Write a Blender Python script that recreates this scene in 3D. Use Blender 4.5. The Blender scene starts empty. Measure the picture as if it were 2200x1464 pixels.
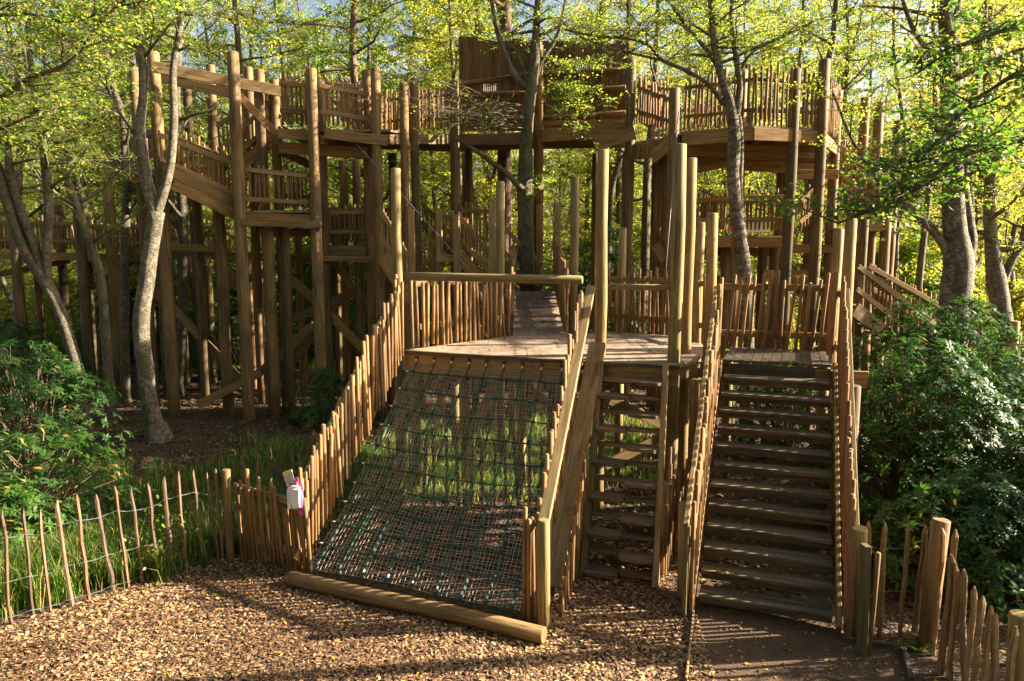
import bpy, math, random
import numpy as np
from mathutils import Vector, Matrix

S = bpy.context.scene
C = S.collection
R = math.radians
rnd = random.Random(7)
nr = np.random.RandomState(11)

# ------------------------------------------------------------------ camera
PITCH = math.atan(205 / 1600)
cam_d = bpy.data.cameras.new('camera'); cam = bpy.data.objects.new('camera', cam_d); C.objects.link(cam)
cam.location = (0, 0, 4); cam.rotation_euler = (math.pi / 2 - PITCH, 0, 0)
cam_d.sensor_width = 36; cam_d.lens = 1600 / 2200 * 36; cam_d.clip_end = 600; cam_d.clip_start = 0.1
S.camera = cam
# ------------------------------------------------------------------ sky, sun, exposure
SUN_DIR = Vector((0.994, 0.11, 0)).normalized(); SUN_EL = R(25.5)
world = bpy.data.worlds.new('World'); S.world = world; world.use_nodes = True
nt = world.node_tree; bgn = nt.nodes['Background']
sky = nt.nodes.new('ShaderNodeTexSky'); sky.sky_type = 'NISHITA'; sky.sun_disc = False
sky.sun_elevation = SUN_EL; sky.sun_rotation = math.atan2(SUN_DIR.x, SUN_DIR.y)
sky.air_density = 1.0; sky.dust_density = 5; sky.ozone_density = .6
nt.links.new(sky.outputs[0], bgn.inputs[0]); bgn.inputs[1].default_value = 0.05
sd = bpy.data.lights.new('sun', 'SUN'); sd.energy = 5.0; sd.angle = R(0.5); sd.color = (1, 0.88, 0.66)
so = bpy.data.objects.new('sun', sd); C.objects.link(so)
tosun = Vector((SUN_DIR.x * math.cos(SUN_EL), SUN_DIR.y * math.cos(SUN_EL), math.sin(SUN_EL)))
so.rotation_euler = tosun.to_track_quat('Z', 'Y').to_euler(); so.location = (20, 10, 20)
S.view_settings.view_transform = 'Standard'; S.view_settings.look = 'None'
S.view_settings.exposure = 2.45; S.view_settings.gamma = 1
cy = S.cycles
cy.max_bounces = 7; cy.diffuse_bounces = 3; cy.glossy_bounces = 2; cy.transmission_bounces = 4
cy.sample_clamp_indirect = 4; cy.use_denoising = True; cy.caustics_reflective = False; cy.caustics_refractive = False

# ------------------------------------------------------------------ measured points of the place
FW = (math.cos(PITCH), -math.sin(PITCH)); UP = (math.sin(PITCH), math.cos(PITCH))
def ray(px, py):
    b = 732 - py
    return (px - 1100, FW[0] * 1600 + UP[0] * b, FW[1] * 1600 + UP[1] * b)
def G(px, py, z=0.0):
    d = ray(px, py); t = (z - 4) / d[2]; return Vector((d[0] * t, d[1] * t, z))
def W(px, py, Y):
    d = ray(px, py); t = Y / d[1]; return Vector((d[0] * t, Y, 4 + d[2] * t))

# ------------------------------------------------------------------ objects
def tag(o, label=None, cat=None, group=None, kind=None):
    if label: o['label'] = label
    if cat: o['category'] = cat
    if group: o['group'] = group
    if kind: o['kind'] = kind
    return o
def thing(name, label, cat, loc=(0, 0, 0), group=None):
    o = bpy.data.objects.new(name, None); C.objects.link(o); o.location = loc
    o.empty_display_size = 0.2
    return tag(o, label, cat, group)

class MB:
    def __init__(s):
        s.v = []; s.f = []; s.sm = []; s.g = []; s.r = []
    def _add(s, pts, gcs, faces, smooth, rv):
        n = len(s.v); off = (rnd.random() * 40, rnd.random() * 40, rnd.random() * 40)
        s.v += [tuple(p) for p in pts]
        s.g += [(a[0] + off[0], a[1] + off[1], a[2] + off[2]) for a in gcs]
        s.r += [rv] * len(pts)
        s.f += [tuple(i + n for i in f) for f in faces]
        s.sm += smooth
    def beam(s, p0, p1, w, h, up=(0, 0, 1), c=0.005, rv=None):
        p0 = Vector(p0); p1 = Vector(p1); d = (p1 - p0); L = d.length; d.normalize()
        up = Vector(up); side = d.cross(up)
        if side.length < 1e-4: side = d.cross(Vector((0, 1, 0)))
        side.normalize(); u = side.cross(d); u.normalize()
        a, b = w / 2, h / 2; c = min(c, a * .4, b * .4)
        sec = [(-a + c, -b), (a - c, -b), (a, -b + c), (a, b - c), (a - c, b), (-a + c, b), (-a, b - c), (-a, -b + c)]
        pts = []; gc = []
        for e in (p0, p1):
            t = 0 if e is p0 else L
            for x, y in sec: pts.append(e + side * x + u * y); gc.append((x, y, t))
        fs = [(i, (i + 1) % 8, 8 + (i + 1) % 8, 8 + i) for i in range(8)] + [tuple(range(7, -1, -1)), tuple(range(8, 16))]
        s._add(pts, gc, fs, [False] * 10, rnd.random() if rv is None else rv)
    def tube(s, path, radii, n=8, cap=True, rv=None, squash=None):
        P = [Vector(p) for p in path]; m = len(P)
        pts = []; gc = []; fs = []; t = 0; ref = None
        for i in range(m):
            d = (P[min(i + 1, m - 1)] - P[max(i - 1, 0)]).normalized()
            if ref is None:
                ref = Vector((1, 0, 0)) if abs(d.x) < .8 else Vector((0, 0, 1))
            a = (ref - d * ref.dot(d)).normalized(); b = d.cross(a); ref = a
            if i: t += (P[i] - P[i - 1]).length
            r = radii[i] if hasattr(radii, '__len__') else radii
            for k in range(n):
                th = 2 * math.pi * k / n; ca, sa = math.cos(th), math.sin(th)
                rr = r * (squash[k % len(squash)] if squash else 1)
                pts.append(P[i] + a * ca * rr + b * sa * rr); gc.append((r * ca, r * sa, t))
        for i in range(m - 1):
            for k in range(n):
                k2 = (k + 1) % n
                fs.append((i * n + k, i * n + k2, (i + 1) * n + k2, (i + 1) * n + k))
        sm = [n > 5] * len(fs)
        if cap:
            fs.append(tuple(range(n - 1, -1, -1))); fs.append(tuple((m - 1) * n + k for k in range(n))); sm += [False, False]
        s._add(pts, gc, fs, sm, rnd.random() if rv is None else rv)
    def log(s, p0, p1, r, n=10, wob=0.006, rv=None, taper=1.0, c=0.012):
        """a round timber: chamfered ends, slight crook"""
        p0 = Vector(p0); p1 = Vector(p1); L = (p1 - p0).length; d = (p1 - p0) / L
        k = max(2, min(6, int(L / 1.2) + 1)); path = []; rad = []
        c = min(c, r * .4)
        path.append(p0); rad.append(r - c)
        path.append(p0 + d * c); rad.append(r)
        for i in range(1, k):
            q = p0.lerp(p1, i / k) + Vector((rnd.uniform(-wob, wob), rnd.uniform(-wob, wob), rnd.uniform(-wob, wob) * .3))
            path.append(q); rad.append((r + (r * taper - r) * i / k) * rnd.uniform(.97, 1.03))
        path.append(p1 - d * c); rad.append(r * taper); path.append(p1); rad.append(r * taper - c)
        s.tube(path, rad, n, rv=rv)
    def poly(s, pts, z0, z1):
        n = len(pts)
        P = [(p[0], p[1], z0) for p in pts] + [(p[0], p[1], z1) for p in pts]
        fs = [tuple(range(n - 1, -1, -1)), tuple(range(n, 2 * n))] + [(i, (i + 1) % n, n + (i + 1) % n, n + i) for i in range(n)]
        s._add(P, [(p[0], p[2], p[1]) for p in P], fs, [False] * (n + 2), .5)
    def build(s, name, mat, parent=None, label=None):
        me = bpy.data.meshes.new(name); me.from_pydata(s.v, [], s.f)
        me.polygons.foreach_set('use_smooth', s.sm)
        a = me.attributes.new('gc', 'FLOAT_VECTOR', 'POINT'); a.data.foreach_set('vector', np.array(s.g, dtype=np.float32).ravel())
        b = me.attributes.new('rv', 'FLOAT', 'POINT'); b.data.foreach_set('value', np.array(s.r, dtype=np.float32))
        me.materials.append(mat); me.update()
        o = bpy.data.objects.new(name, me); C.objects.link(o)
        if parent:
            o.parent = parent
            me.transform(Matrix.Translation(-Vector(root_loc(parent))))
        if label: o['label'] = label
        return o
def root_loc(o):
    v = Vector((0, 0, 0))
    while o: v += o.location; o = o.parent
    return v

def quads(name, V, per, mat, parent=None, rv=None, faces=None):
    """V (N,per,3) vertices; faces: index tuples inside one element"""
    N = V.shape[0]; faces = faces or [tuple(range(per))]
    me = bpy.data.meshes.new(name); me.vertices.add(N * per)
    off = np.array(root_loc(parent) if parent else (0, 0, 0), dtype=np.float32)
    me.vertices.foreach_set('co', (V.reshape(-1, 3) - off).astype(np.float32).ravel())
    lens = [len(f) for f in faces]; tot = sum(lens)
    flat = np.concatenate([np.array(f) for f in faces])
    li = (np.arange(N)[:, None] * per + flat[None, :]).astype(np.int32).ravel()
    me.loops.add(N * tot); me.loops.foreach_set('vertex_index', li)
    st = np.concatenate([[0], np.cumsum(lens)[:-1]])
    ls = (np.arange(N)[:, None] * tot + st[None, :]).astype(np.int32).ravel()
    me.polygons.add(N * len(faces)); me.polygons.foreach_set('loop_start', ls)
    try: me.polygons.foreach_set('loop_total', np.tile(np.array(lens, dtype=np.int32), N))
    except Exception: pass
    me.update(calc_edges=True)
    b = me.attributes.new('rv', 'FLOAT', 'POINT')
    r = nr.rand(N) if rv is None else rv
    b.data.foreach_set('value', np.repeat(r, per).astype(np.float32))
    me.materials.append(mat); me.validate()
    o = bpy.data.objects.new(name, me); C.objects.link(o)
    if parent: o.parent = parent
    return o
def unit(a): return a / np.maximum(np.linalg.norm(a, axis=1, keepdims=True), 1e-6)
def leaf_mesh(name, P, D, size, mat, parent, rv=None, wide=.62, flat=.5):
    """rhombic leaves at P pointing along D"""
    N = len(P); D = unit(D); Z = unit(nr.randn(N, 3) * (1 - flat) + np.array([0, 0, 1.0]) * flat * 1.6)
    sd_ = unit(np.cross(D, Z)); nn = np.cross(sd_, D)
    s = (size * nr.uniform(.65, 1.25, N))[:, None]
    V = np.empty((N, 4, 3))
    V[:, 0] = P; V[:, 2] = P + D * s
    V[:, 1] = P + D * s * .45 + sd_ * s * wide * .5 + nn * s * .07
    V[:, 3] = P + D * s * .45 - sd_ * s * wide * .5 + nn * s * .07
    return quads(name, V, 4, mat, parent, rv)

# ------------------------------------------------------------------ materials
def mat_new(name):
    m = bpy.data.materials.new(name); m.use_nodes = True; n = m.node_tree.nodes; n.clear()
    out = n.new('ShaderNodeOutputMaterial'); return m, n, m.node_tree.links, out
def nmix(n, l, fac, a, b, mode='MIX'):
    x = n.new('ShaderNodeMix'); x.data_type = 'RGBA'; x.blend_type = mode
    for sock, v in ((x.inputs[0], fac), (x.inputs[6], a), (x.inputs[7], b)):
        if hasattr(v, 'is_linked'): l.new(v, sock)
        elif isinstance(v, (int, float)): sock.default_value = v
        else: sock.default_value = (*v, 1)
    return x.outputs[2]
def ramp(n, l, src, stops):
    x = n.new('ShaderNodeValToRGB'); e = x.color_ramp.elements
    while len(e) < len(stops): e.new(.5)
    for i, (p, c) in enumerate(stops):
        e[i].position = p; e[i].color = (*c, 1) if hasattr(c, '__len__') else (c, c, c, 1)
    l.new(src, x.inputs[0]); return x.outputs[0]
def noise(n, l, vec, scale, detail=4, rough=.55, dist=0):
    x = n.new('ShaderNodeTexNoise'); x.inputs['Scale'].default_value = scale; x.inputs['Detail'].default_value = detail
    x.inputs['Roughness'].default_value = rough; x.inputs['Distortion'].default_value = dist
    if vec is not None: l.new(vec, x.inputs['Vector'])
    return x.outputs['Fac']
def attr(n, name, out='Vector'):
    x = n.new('ShaderNodeAttribute'); x.attribute_name = name; return x.outputs[out]
def mapping(n, l, vec, sc):
    x = n.new('ShaderNodeMapping'); x.inputs['Scale'].default_value = sc; l.new(vec, x.inputs[0]); return x.outputs[0]

def wood(name, light, mid, dark, algae=0.0, stain=.45, rough=.75, across=26, along=1.6, bump=.35, alg=(.10, .12, .03)):
    m, n, l, out = mat_new(name)
    gc = attr(n, 'gc'); rv = attr(n, 'rv', 'Fac')
    g = mapping(n, l, gc, (across, across, along))
    grain = noise(n, l, g, 1.0, 6, .62, .6)
    fine = noise(n, l, mapping(n, l, gc, (across * 5, across * 5, along * 3)), 1.0, 3, .6)
    col = ramp(n, l, grain, [(.30, dark), (.48, mid), (.68, light)])
    # knots
    vo = n.new('ShaderNodeTexVoronoi'); vo.inputs['Scale'].default_value = 1.0
    l.new(mapping(n, l, gc, (7, 7, 2.6)), vo.inputs['Vector'])
    kn = ramp(n, l, vo.outputs['Distance'], [(.05, .25), (.13, 1.0)])
    col = nmix(n, l, .75, col, kn, 'MULTIPLY')
    # slow stains and per-piece tone
    st = noise(n, l, mapping(n, l, gc, (3, 3, .9)), 1.0, 4, .6)
    col = nmix(n, l, stain, col, ramp(n, l, st, [(.32, .35), (.6, 1.0)]), 'MULTIPLY')
    tone = ramp(n, l, rv, [(0, (.50, .54, .60)), (.25, (.78, .80, .82)), (.6, (1, .98, .95)), (1, (1.0, .84, .68))])
    col = nmix(n, l, .85, col, tone, 'MULTIPLY')
    ck = noise(n, l, mapping(n, l, gc, (across * 1.1, across * 1.1, .55)), 1.0, 3, .5, .3)
    col = nmix(n, l, .8, col, ramp(n, l, ck, [(.635, 1.0), (.66, .18), (.70, .18), (.72, 1.0)]), 'MULTIPLY')
    col = nmix(n, l, .35, col, ramp(n, l, fine, [(.3, .45), (.65, 1.0)]), 'MULTIPLY')
    if algae:
        al = noise(n, l, mapping(n, l, gc, (5, 5, 1.1)), 1.0, 5, .65)
        f = ramp(n, l, al, [(.42, 0.0), (.7, algae)])
        col = nmix(n, l, f, col, alg)
    b = n.new('ShaderNodeBsdfPrincipled'); l.new(col, b.inputs['Base Color'])
    b.inputs['Roughness'].default_value = rough; b.inputs['Specular IOR Level'].default_value = .3
    bm = n.new('ShaderNodeBump'); bm.inputs['Strength'].default_value = bump; bm.inputs['Distance'].default_value = .008
    ad = n.new('ShaderNodeMath'); ad.operation = 'ADD'; l.new(grain, ad.inputs[0]); l.new(fine, ad.inputs[1])
    l.new(ad.outputs[0], bm.inputs['Height']); l.new(bm.outputs[0], b.inputs['Normal'])
    l.new(b.outputs[0], out.inputs[0]); return m

M = {}
M['sawn'] = wood('sawn_timber', (.46, .285, .13), (.34, .20, .085), (.19, .10, .042), algae=.12)
M['pale'] = wood('pale_sawn_timber', (.50, .345, .175), (.41, .265, .122), (.24, .142, .062), algae=.2)
M['picket'] = wood('picket_timber', (.40, .235, .105), (.31, .172, .072), (.17, .086, .035), across=60, along=3)
M['post'] = wood('treated_post_timber', (.40, .30, .135), (.30, .215, .09), (.155, .105, .043), algae=.35, alg=(.15, .14, .04))
M['backpost'] = wood('round_post_timber', (.32, .21, .10), (.23, .145, .065), (.105, .062, .028), stain=.7)
M['step'] = wood('weathered_step_timber', (.225, .175, .13), (.155, .118, .088), (.065, .05, .037), stain=.75, algae=.15, across=14)
M['tread'] = wood('ladder_tread_timber', (.30, .22, .15), (.22, .155, .10), (.10, .07, .046), stain=.6, across=14)
M['ladder'] = wood('mossy_ladder_timber', (.26, .195, .10), (.19, .135, .07), (.09, .062, .032), stain=.6, algae=.55, alg=(.10, .12, .035))
M['deck'] = wood('gritty_deck_timber', (.38, .285, .215), (.30, .215, .155), (.19, .13, .09), across=9, along=4, stain=.5, rough=.9)
M['board'] = wood('dark_hut_boards', (.27, .155, .065), (.19, .105, .043), (.10, .053, .022), across=18)
M['chestnut'] = wood('split_chestnut_pale', (.29, .195, .13), (.20, .13, .085), (.09, .055, .036), across=45, along=4, stain=.6)

M['goldpale'] = wood('golden_split_pale', (.48, .32, .16), (.36, .225, .105), (.16, .095, .045), across=45, along=4, stain=.6)
def simple(name, col, rough=.6, metal=0, spec=.4):
    m, n, l, out = mat_new(name); b = n.new('ShaderNodeBsdfPrincipled')
    tc = n.new('ShaderNodeTexCoord'); ns = noise(n, l, tc.outputs['Object'], 9, 4)
    c = nmix(n, l, .5, col, ramp(n, l, ns, [(.3, .6), (.7, 1.0)]), 'MULTIPLY')
    l.new(c, b.inputs['Base Color'])
    b.inputs['Roughness'].default_value = rough; b.inputs['Metallic'].default_value = metal
    b.inputs['Specular IOR Level'].default_value = spec; l.new(b.outputs[0], out.inputs[0]); return m
M['rope'] = simple('green_rope', (.02, .10, .06), .75)
M['twine'] = simple('beige_twine', (.50, .39, .30), .8)
M['black'] = simple('black_plastic', (.02, .02, .025), .4)
M['steel'] = simple('galvanised_wire', (.20, .20, .22), .6, .4)
M['ferrule'] = simple('aluminium_ferrule', (.8, .8, .82), .35, .3)
M['white'] = simple('white_plastic', (.75, .76, .80), .35)
M['pink'] = simple('pink_fabric', (.62, .14, .30), .8)
M['card'] = simple('white_card', (.72, .68, .66), .6)
M['yellow'] = simple('yellow_print', (.62, .58, .03), .6)
M['purple'] = simple('purple_print', (.20, .05, .16), .6)
M['blue'] = simple('blue_print', (.04, .25, .55), .6)
M['canvas'] = simple('grey_canvas', (.42, .45, .42), .8)

def leafmat(name, stops, trans, tfac=.5, rough=.5, spec=.35):
    m, n, l, out = mat_new(name); rv = attr(n, 'rv', 'Fac')
    col = ramp(n, l, rv, stops)
    b = n.new('ShaderNodeBsdfPrincipled'); l.new(col, b.inputs['Base Color'])
    b.inputs['Roughness'].default_value = rough; b.inputs['Specular IOR Level'].default_value = spec
    t = n.new('ShaderNodeBsdfTranslucent'); tc = nmix(n, l, 1.0, col, trans, 'MULTIPLY'); l.new(tc, t.inputs[0])
    x = n.new('ShaderNodeMixShader'); x.inputs[0].default_value = tfac
    l.new(b.outputs[0], x.inputs[1]); l.new(t.outputs[0], x.inputs[2]); l.new(x.outputs[0], out.inputs[0]); return m
GR = [(0, (.03, .06, .008)), (.35, (.065, .115, .012)), (.75, (.125, .165, .018)), (.95, (.22, .20, .03)), (1, (.30, .16, .03))]
M['leaf'] = leafmat('birch_leaf', GR, (3.6, 3.6, 2.4), .55)
M['leaf_y'] = leafmat('yellowing_leaf', [(0, (.06, .10, .012)), (.4, (.14, .175, .02)), (.8, (.26, .255, .035)), (1, (.36, .24, .05))], (2.9, 2.8, 2.2), .6)
M['leaf_d'] = leafmat('dark_leaf', [(0, (.018, .045, .010)), (.6, (.035, .08, .012)), (1, (.09, .13, .015))], (4.0, 4.0, 2.4), .4)
M['rhodo'] = leafmat('rhododendron_leaf', [(0, (.014, .040, .012)), (.6, (.030, .075, .018)), (.9, (.07, .13, .02)), (1, (.20, .12, .03))], (3.0, 3.4, 2.0), .25, .5, .22)
M['rhodo_l'] = leafmat('light_rhododendron_leaf', [(0, (.016, .042, .010)), (.6, (.038, .09, .015)), (.9, (.10, .17, .025)), (1, (.30, .16, .04))], (2.6, 2.8, 2.0), .32, .5, .22)
M['grass'] = leafmat('grass_blade', [(0, (.028, .07, .010)), (.55, (.07, .14, .016)), (.82, (.14, .19, .028)), (.88, (.34, .27, .12)), (1, (.40, .32, .16))], (2.6, 2.6, 1.8), .45, .5)
M['litter'] = leafmat('fallen_leaf', [(0, (.06, .028, .013)), (.5, (.15, .07, .026)), (.8, (.32, .19, .035)), (1, (.55, .38, .04))], (1, 1, 1), .1, .6)
def chipmat():
    m, n, l, out = mat_new('bark_chip'); rv = attr(n, 'rv', 'Fac')
    col = ramp(n, l, rv, [(0, (.035, .019, .011)), (.3, (.13, .066, .033)), (.65, (.32, .18, .09)), (.96, (.56, .36, .19)), (1, (.55, .36, .05))])
    b = n.new('ShaderNodeBsdfPrincipled'); l.new(col, b.inputs['Base Color']); b.inputs['Roughness'].default_value = .7
    l.new(b.outputs[0], out.inputs[0]); return m
M['chip'] = chipmat()

def bark(name, light, mid, dark, moss=None, sc=1.0, bands=True):
    m, n, l, out = mat_new(name)
    gc = attr(n, 'gc')
    a = noise(n, l, mapping(n, l, gc, (6 * sc, 6 * sc, (13 if bands else 2.5) * sc)), 1.0, 7, .75, 1.8)
    big = noise(n, l, mapping(n, l, gc, (5 * sc, 5 * sc, 3 * sc)), 1.0, 7, .75, 1.2)
    fine = noise(n, l, mapping(n, l, gc, (45, 45, 60 if bands else 10)), 1.0, 4, .65)
    col = ramp(n, l, a, [(.38, dark), (.46, mid), (.54, light)])
    col = nmix(n, l, ramp(n, l, big, [(.47, 0.0), (.56, .92)]), col, nmix(n, l, fine, dark, mid))
    col = nmix(n, l, .55, col, ramp(n, l, fine, [(.35, .3), (.6, 1.0)]), 'MULTIPLY')
    if moss:
        ms = noise(n, l, mapping(n, l, gc, (2.4, 2.4, .8)), 1.0, 5, .7)
        col = nmix(n, l, ramp(n, l, ms, [(.54, 0.0), (.64, .75)]), col, moss)
    b = n.new('ShaderNodeBsdfPrincipled'); l.new(col, b.inputs['Base Color']); b.inputs['Roughness'].default_value = .8
    bm = n.new('ShaderNodeBump'); bm.inputs['Strength'].default_value = 1; bm.inputs['Distance'].default_value = .04
    ad = n.new('ShaderNodeMath'); ad.operation = 'SUBTRACT'; l.new(a, ad.inputs[0]); l.new(big, ad.inputs[1])
    l.new(ad.outputs[0], bm.inputs['Height']); l.new(bm.outputs[0], b.inputs['Normal'])
    l.new(b.outputs[0], out.inputs[0]); return m
M['greybark'] = bark('grey_brown_bark', (.21, .17, .12), (.12, .095, .062), (.05, .038, .026), moss=(.11, .12, .03), sc=1.1)
M['birch'] = bark('birch_bark', (.31, .26, .195), (.15, .12, .08), (.05, .04, .03), moss=(.10, .10, .03))
M['birch_rough'] = bark('rough_birch_bark', (.33, .27, .20), (.15, .11, .075), (.04, .03, .022), sc=.8)
M['bark'] = bark('dark_mossy_bark', (.19, .15, .09), (.12, .095, .05), (.045, .035, .02), moss=(.11, .12, .025), bands=False)
M['twig'] = simple('twig_bark', (.17, .12, .08), .8)
M['pine'] = bark('red_pine_bark', (.28, .15, .10), (.16, .08, .055), (.05, .028, .02), bands=False)

def groundmat():
    m, n, l, out = mat_new('mulch_ground'); tc = n.new('ShaderNodeTexCoord'); o = tc.outputs['Object']
    vo = n.new('ShaderNodeTexVoronoi'); vo.inputs['Scale'].default_value = 26; l.new(o, vo.inputs['Vector'])
    c = ramp(n, l, vo.outputs['Color'], [(.15, (.022, .013, .008)), (.5, (.06, .032, .018)), (.85, (.14, .075, .038))])
    b1 = noise(n, l, o, .5, 5, .6)
    c = nmix(n, l, ramp(n, l, b1, [(.5, 0.0), (.66, .8)]), c, (.035, .06, .012))
    c = nmix(n, l, .6, c, ramp(n, l, noise(n, l, o, 3, 5), [(.3, .45), (.7, 1.0)]), 'MULTIPLY')
    b = n.new('ShaderNodeBsdfPrincipled'); l.new(c, b.inputs['Base Color']); b.inputs['Roughness'].default_value = .95
    bm = n.new('ShaderNodeBump'); bm.inputs['Strength'].default_value = 1; bm.inputs['Distance'].default_value = .03
    l.new(vo.outputs['Distance'], bm.inputs['Height']); l.new(bm.outputs[0], b.inputs['Normal'])
    l.new(b.outputs[0], out.inputs[0]); return m
def soilmat():
    m, n, l, out = mat_new('trodden_soil'); tc = n.new('ShaderNodeTexCoord'); o = tc.outputs['Object']
    c = ramp(n, l, noise(n, l, o, 40, 6, .7), [(.3, (.035, .019, .011)), (.5, (.085, .048, .028)), (.75, (.165, .10, .06))])
    c = nmix(n, l, .6, c, ramp(n, l, noise(n, l, o, 2.2, 5), [(.3, .5), (.7, 1.0)]), 'MULTIPLY')
    b = n.new('ShaderNodeBsdfPrincipled'); l.new(c, b.inputs['Base Color']); b.inputs['Roughness'].default_value = .95
    bm = n.new('ShaderNodeBump'); bm.inputs['Strength'].default_value = .8; bm.inputs['Distance'].default_value = .02
    l.new(noise(n, l, o, 60, 4), bm.inputs['Height']); l.new(bm.outputs[0], b.inputs['Normal'])
    l.new(b.outputs[0], out.inputs[0]); return m
M['ground'] = groundmat(); M['soil'] = soilmat()

# ------------------------------------------------------------------ ground
def sheet(name, pts, z, mat):
    me = bpy.data.meshes.new(name); me.from_pydata([(p[0], p[1], z) for p in pts], [], [tuple(range(len(pts)))])
    me.materials.append(mat); o = bpy.data.objects.new(name, me); C.objects.link(o); o['kind'] = 'structure'; return o
sheet('ground', [(-300, -60), (300, -60), (300, 400), (-300, 400)], 0, M['ground'])
sheet('path', [(2.04, 8.6), (1.68, 4.2), (6.0, 3.2), (4.45, 7.0), (3.5, 7.05), (3.6, 8.0)], .004, M['soil'])

def inside(px, py, poly):
    r = np.zeros(len(px), bool); n = len(poly)
    for i in range(n):
        x0, y0 = poly[i]; x1, y1 = poly[(i + 1) % n]
        c = ((y0 > py) != (y1 > py)) & (px < (x1 - x0) * (py - y0) / (y1 - y0 + 1e-9) + x0)
        r ^= c
    return r
def scatter(poly, n):
    xs = [p[0] for p in poly]; ys = [p[1] for p in poly]
    x = nr.uniform(min(xs), max(xs), n * 3); y = nr.uniform(min(ys), max(ys), n * 3)
    k = inside(x, y, poly); return x[k][:n], y[k][:n]
def flakes(name, poly, n, lo, hi, asp, mat, zmax, tilt, rvf=None, label=None, cat=None):
    x, y = scatter(poly, n); N = len(x); th = nr.uniform(0, math.pi * 2, N)
    D = np.stack([np.cos(th), np.sin(th), nr.uniform(-tilt, tilt, N)], 1); D = unit(D)
    B = np.cross(D, unit(np.stack([nr.uniform(-tilt, tilt, N), nr.uniform(-tilt, tilt, N), np.ones(N)], 1))); B = unit(B)
    Ln = (lo + (hi - lo) * nr.beta(1.3, 2.4, N))[:, None]; Wd = Ln * nr.uniform(asp * .7, asp * 1.4, N)[:, None]
    P = np.stack([x, y, nr.uniform(.004, zmax, N) + .25 * Ln[:, 0] * tilt], 1)
    V = np.empty((N, 6, 3)); nn = np.cross(D, B)
    nn *= np.sign(nn[:, 2:3])
    V[:, 0] = P - D * Ln * .5 - B * Wd * .35; V[:, 1] = P - B * Wd * .5 + nn * Wd * .25; V[:, 2] = P + D * Ln * .5 - B * Wd * .2
    V[:, 3] = P + D * Ln * .45 + B * Wd * .35; V[:, 4] = P + B * Wd * .5 + nn * Wd * .25; V[:, 5] = P - D * Ln * .5 + B * Wd * .3
    rv = nr.rand(N) if rvf is None else rvf(x, y, N)
    o = quads(name, V, 6, mat, None, rv, [(0, 1, 4, 5), (1, 2, 3, 4)])
    return tag(o, label, cat, kind='stuff')
# the left fence line bounds the chip area
CH = [(-9, 4.6), (1.72, 4.6), (2.03, 8.0), (2.2, 9.6), (0.75, 9.6), (0.35, 7.35), (-2.7, 8.75), (-3.6, 9.25), (-4.3, 8.65), (-5.4, 7.35), (-9, 5.6)]
def chiprv(x, y, N):
    r = nr.rand(N) ** 1.15
    r = r * (.72 + .28 * np.clip(np.sin(x * 1.3 + y) * .5 + .8 + .3 * np.sin(3.1 * y - x), 0, 1))
    r *= .62 + .38 * np.clip(.75 + .45 * np.sin(x * 2.3 + 1.7 * np.sin(y * 2.9)) * np.cos(y * 1.9 - x), 0, 1)
    r[nr.rand(N) < .010] = 1.0
    return r
flakes('wood_chips', CH, 125000, .012, .072, .38, M['chip'], .018, .34, chiprv, 'sunlit tan and brown wood chips covering the play ground in front of the net', 'wood chips')
flakes('fallen_leaves', [(1.7, 4.6), (6.0, 4.2), (4.6, 7.6), (2.05, 8.0)], 1500, .018, .045, .8, M['litter'], .012, .4, None, 'small yellow and brown fallen leaves on the dark soil at the foot of the wide stairs', 'leaves')
flakes('leaf_litter', [(-14, 10.5), (-3.6, 9.3), (5.5, 7.6), (12, 10), (16, 30), (-20, 30)], 70000, .04, .11, .6, M['litter'], .03, .5, lambda x, y, N: nr.rand(N) ** 2 * .8, 'brown leaf litter and bark spread under the tall timber posts', 'leaf litter')

def leaves_on(name, spots, label):
    P = []; D = []
    for (p, q, w, z, n) in spots:                         # along p-q, spread w into the scene
        for i in range(n):
            c = Vector(p).lerp(Vector(q), rnd.random()); c += Vector((.35, .937, 0)) * rnd.random() * w; P.append((c.x, c.y, z + .008)); a = rnd.uniform(0, 6.28); D.append((math.cos(a), math.sin(a), rnd.uniform(-.1, .3)))
    o = leaf_mesh(name, np.array(P), np.array(D), .032, M['litter'], None, flat=.98, wide=.8); tag(o, label, 'leaves', kind='stuff')
def blades(name, clumps, mat, label, cat='grass'):
    """clumps: (x, y, radius, n, height)"""
    P = []; H = []
    for (x, y, r, n, h) in clumps:
        q = nr.randn(n, 2) * r * .5; P.append(np.stack([x + q[:, 0], y + q[:, 1]], 1)); H.append(h * nr.uniform(.45, 1.15, n))
    P = np.concatenate(P); H = np.concatenate(H); N = len(H)
    th = nr.uniform(0, 2 * math.pi, N); ln = nr.uniform(.1, .75, N)
    d = np.stack([np.cos(th), np.sin(th), np.zeros(N)], 1); sdv = np.stack([-np.sin(th), np.cos(th), np.zeros(N)], 1)
    th2 = nr.uniform(0, 2 * math.pi, N); sdv = np.stack([np.cos(th2), np.sin(th2), np.zeros(N)], 1)
    w = (nr.uniform(.0025, .006, N))[:, None]; b = np.stack([P[:, 0], P[:, 1], np.zeros(N)], 1)
    up = np.array([0, 0, 1.0]); Hc = H[:, None]
    m1 = b + up * Hc * .55 + d * Hc * ln[:, None] * .22; m2 = b + up * Hc * (1 - .35 * ln[:, None]) + d * Hc * ln[:, None] * .8
    V = np.empty((N, 5, 3)); V[:, 0] = b - sdv * w; V[:, 1] = b + sdv * w; V[:, 2] = m1 + sdv * w; V[:, 3] = m1 - sdv * w; V[:, 4] = m2
    o = quads(name, V, 5, mat, None, None, [(0, 1, 2, 3), (3, 2, 4)])
    return tag(o, label, cat, kind='stuff')
cl = []
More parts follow.
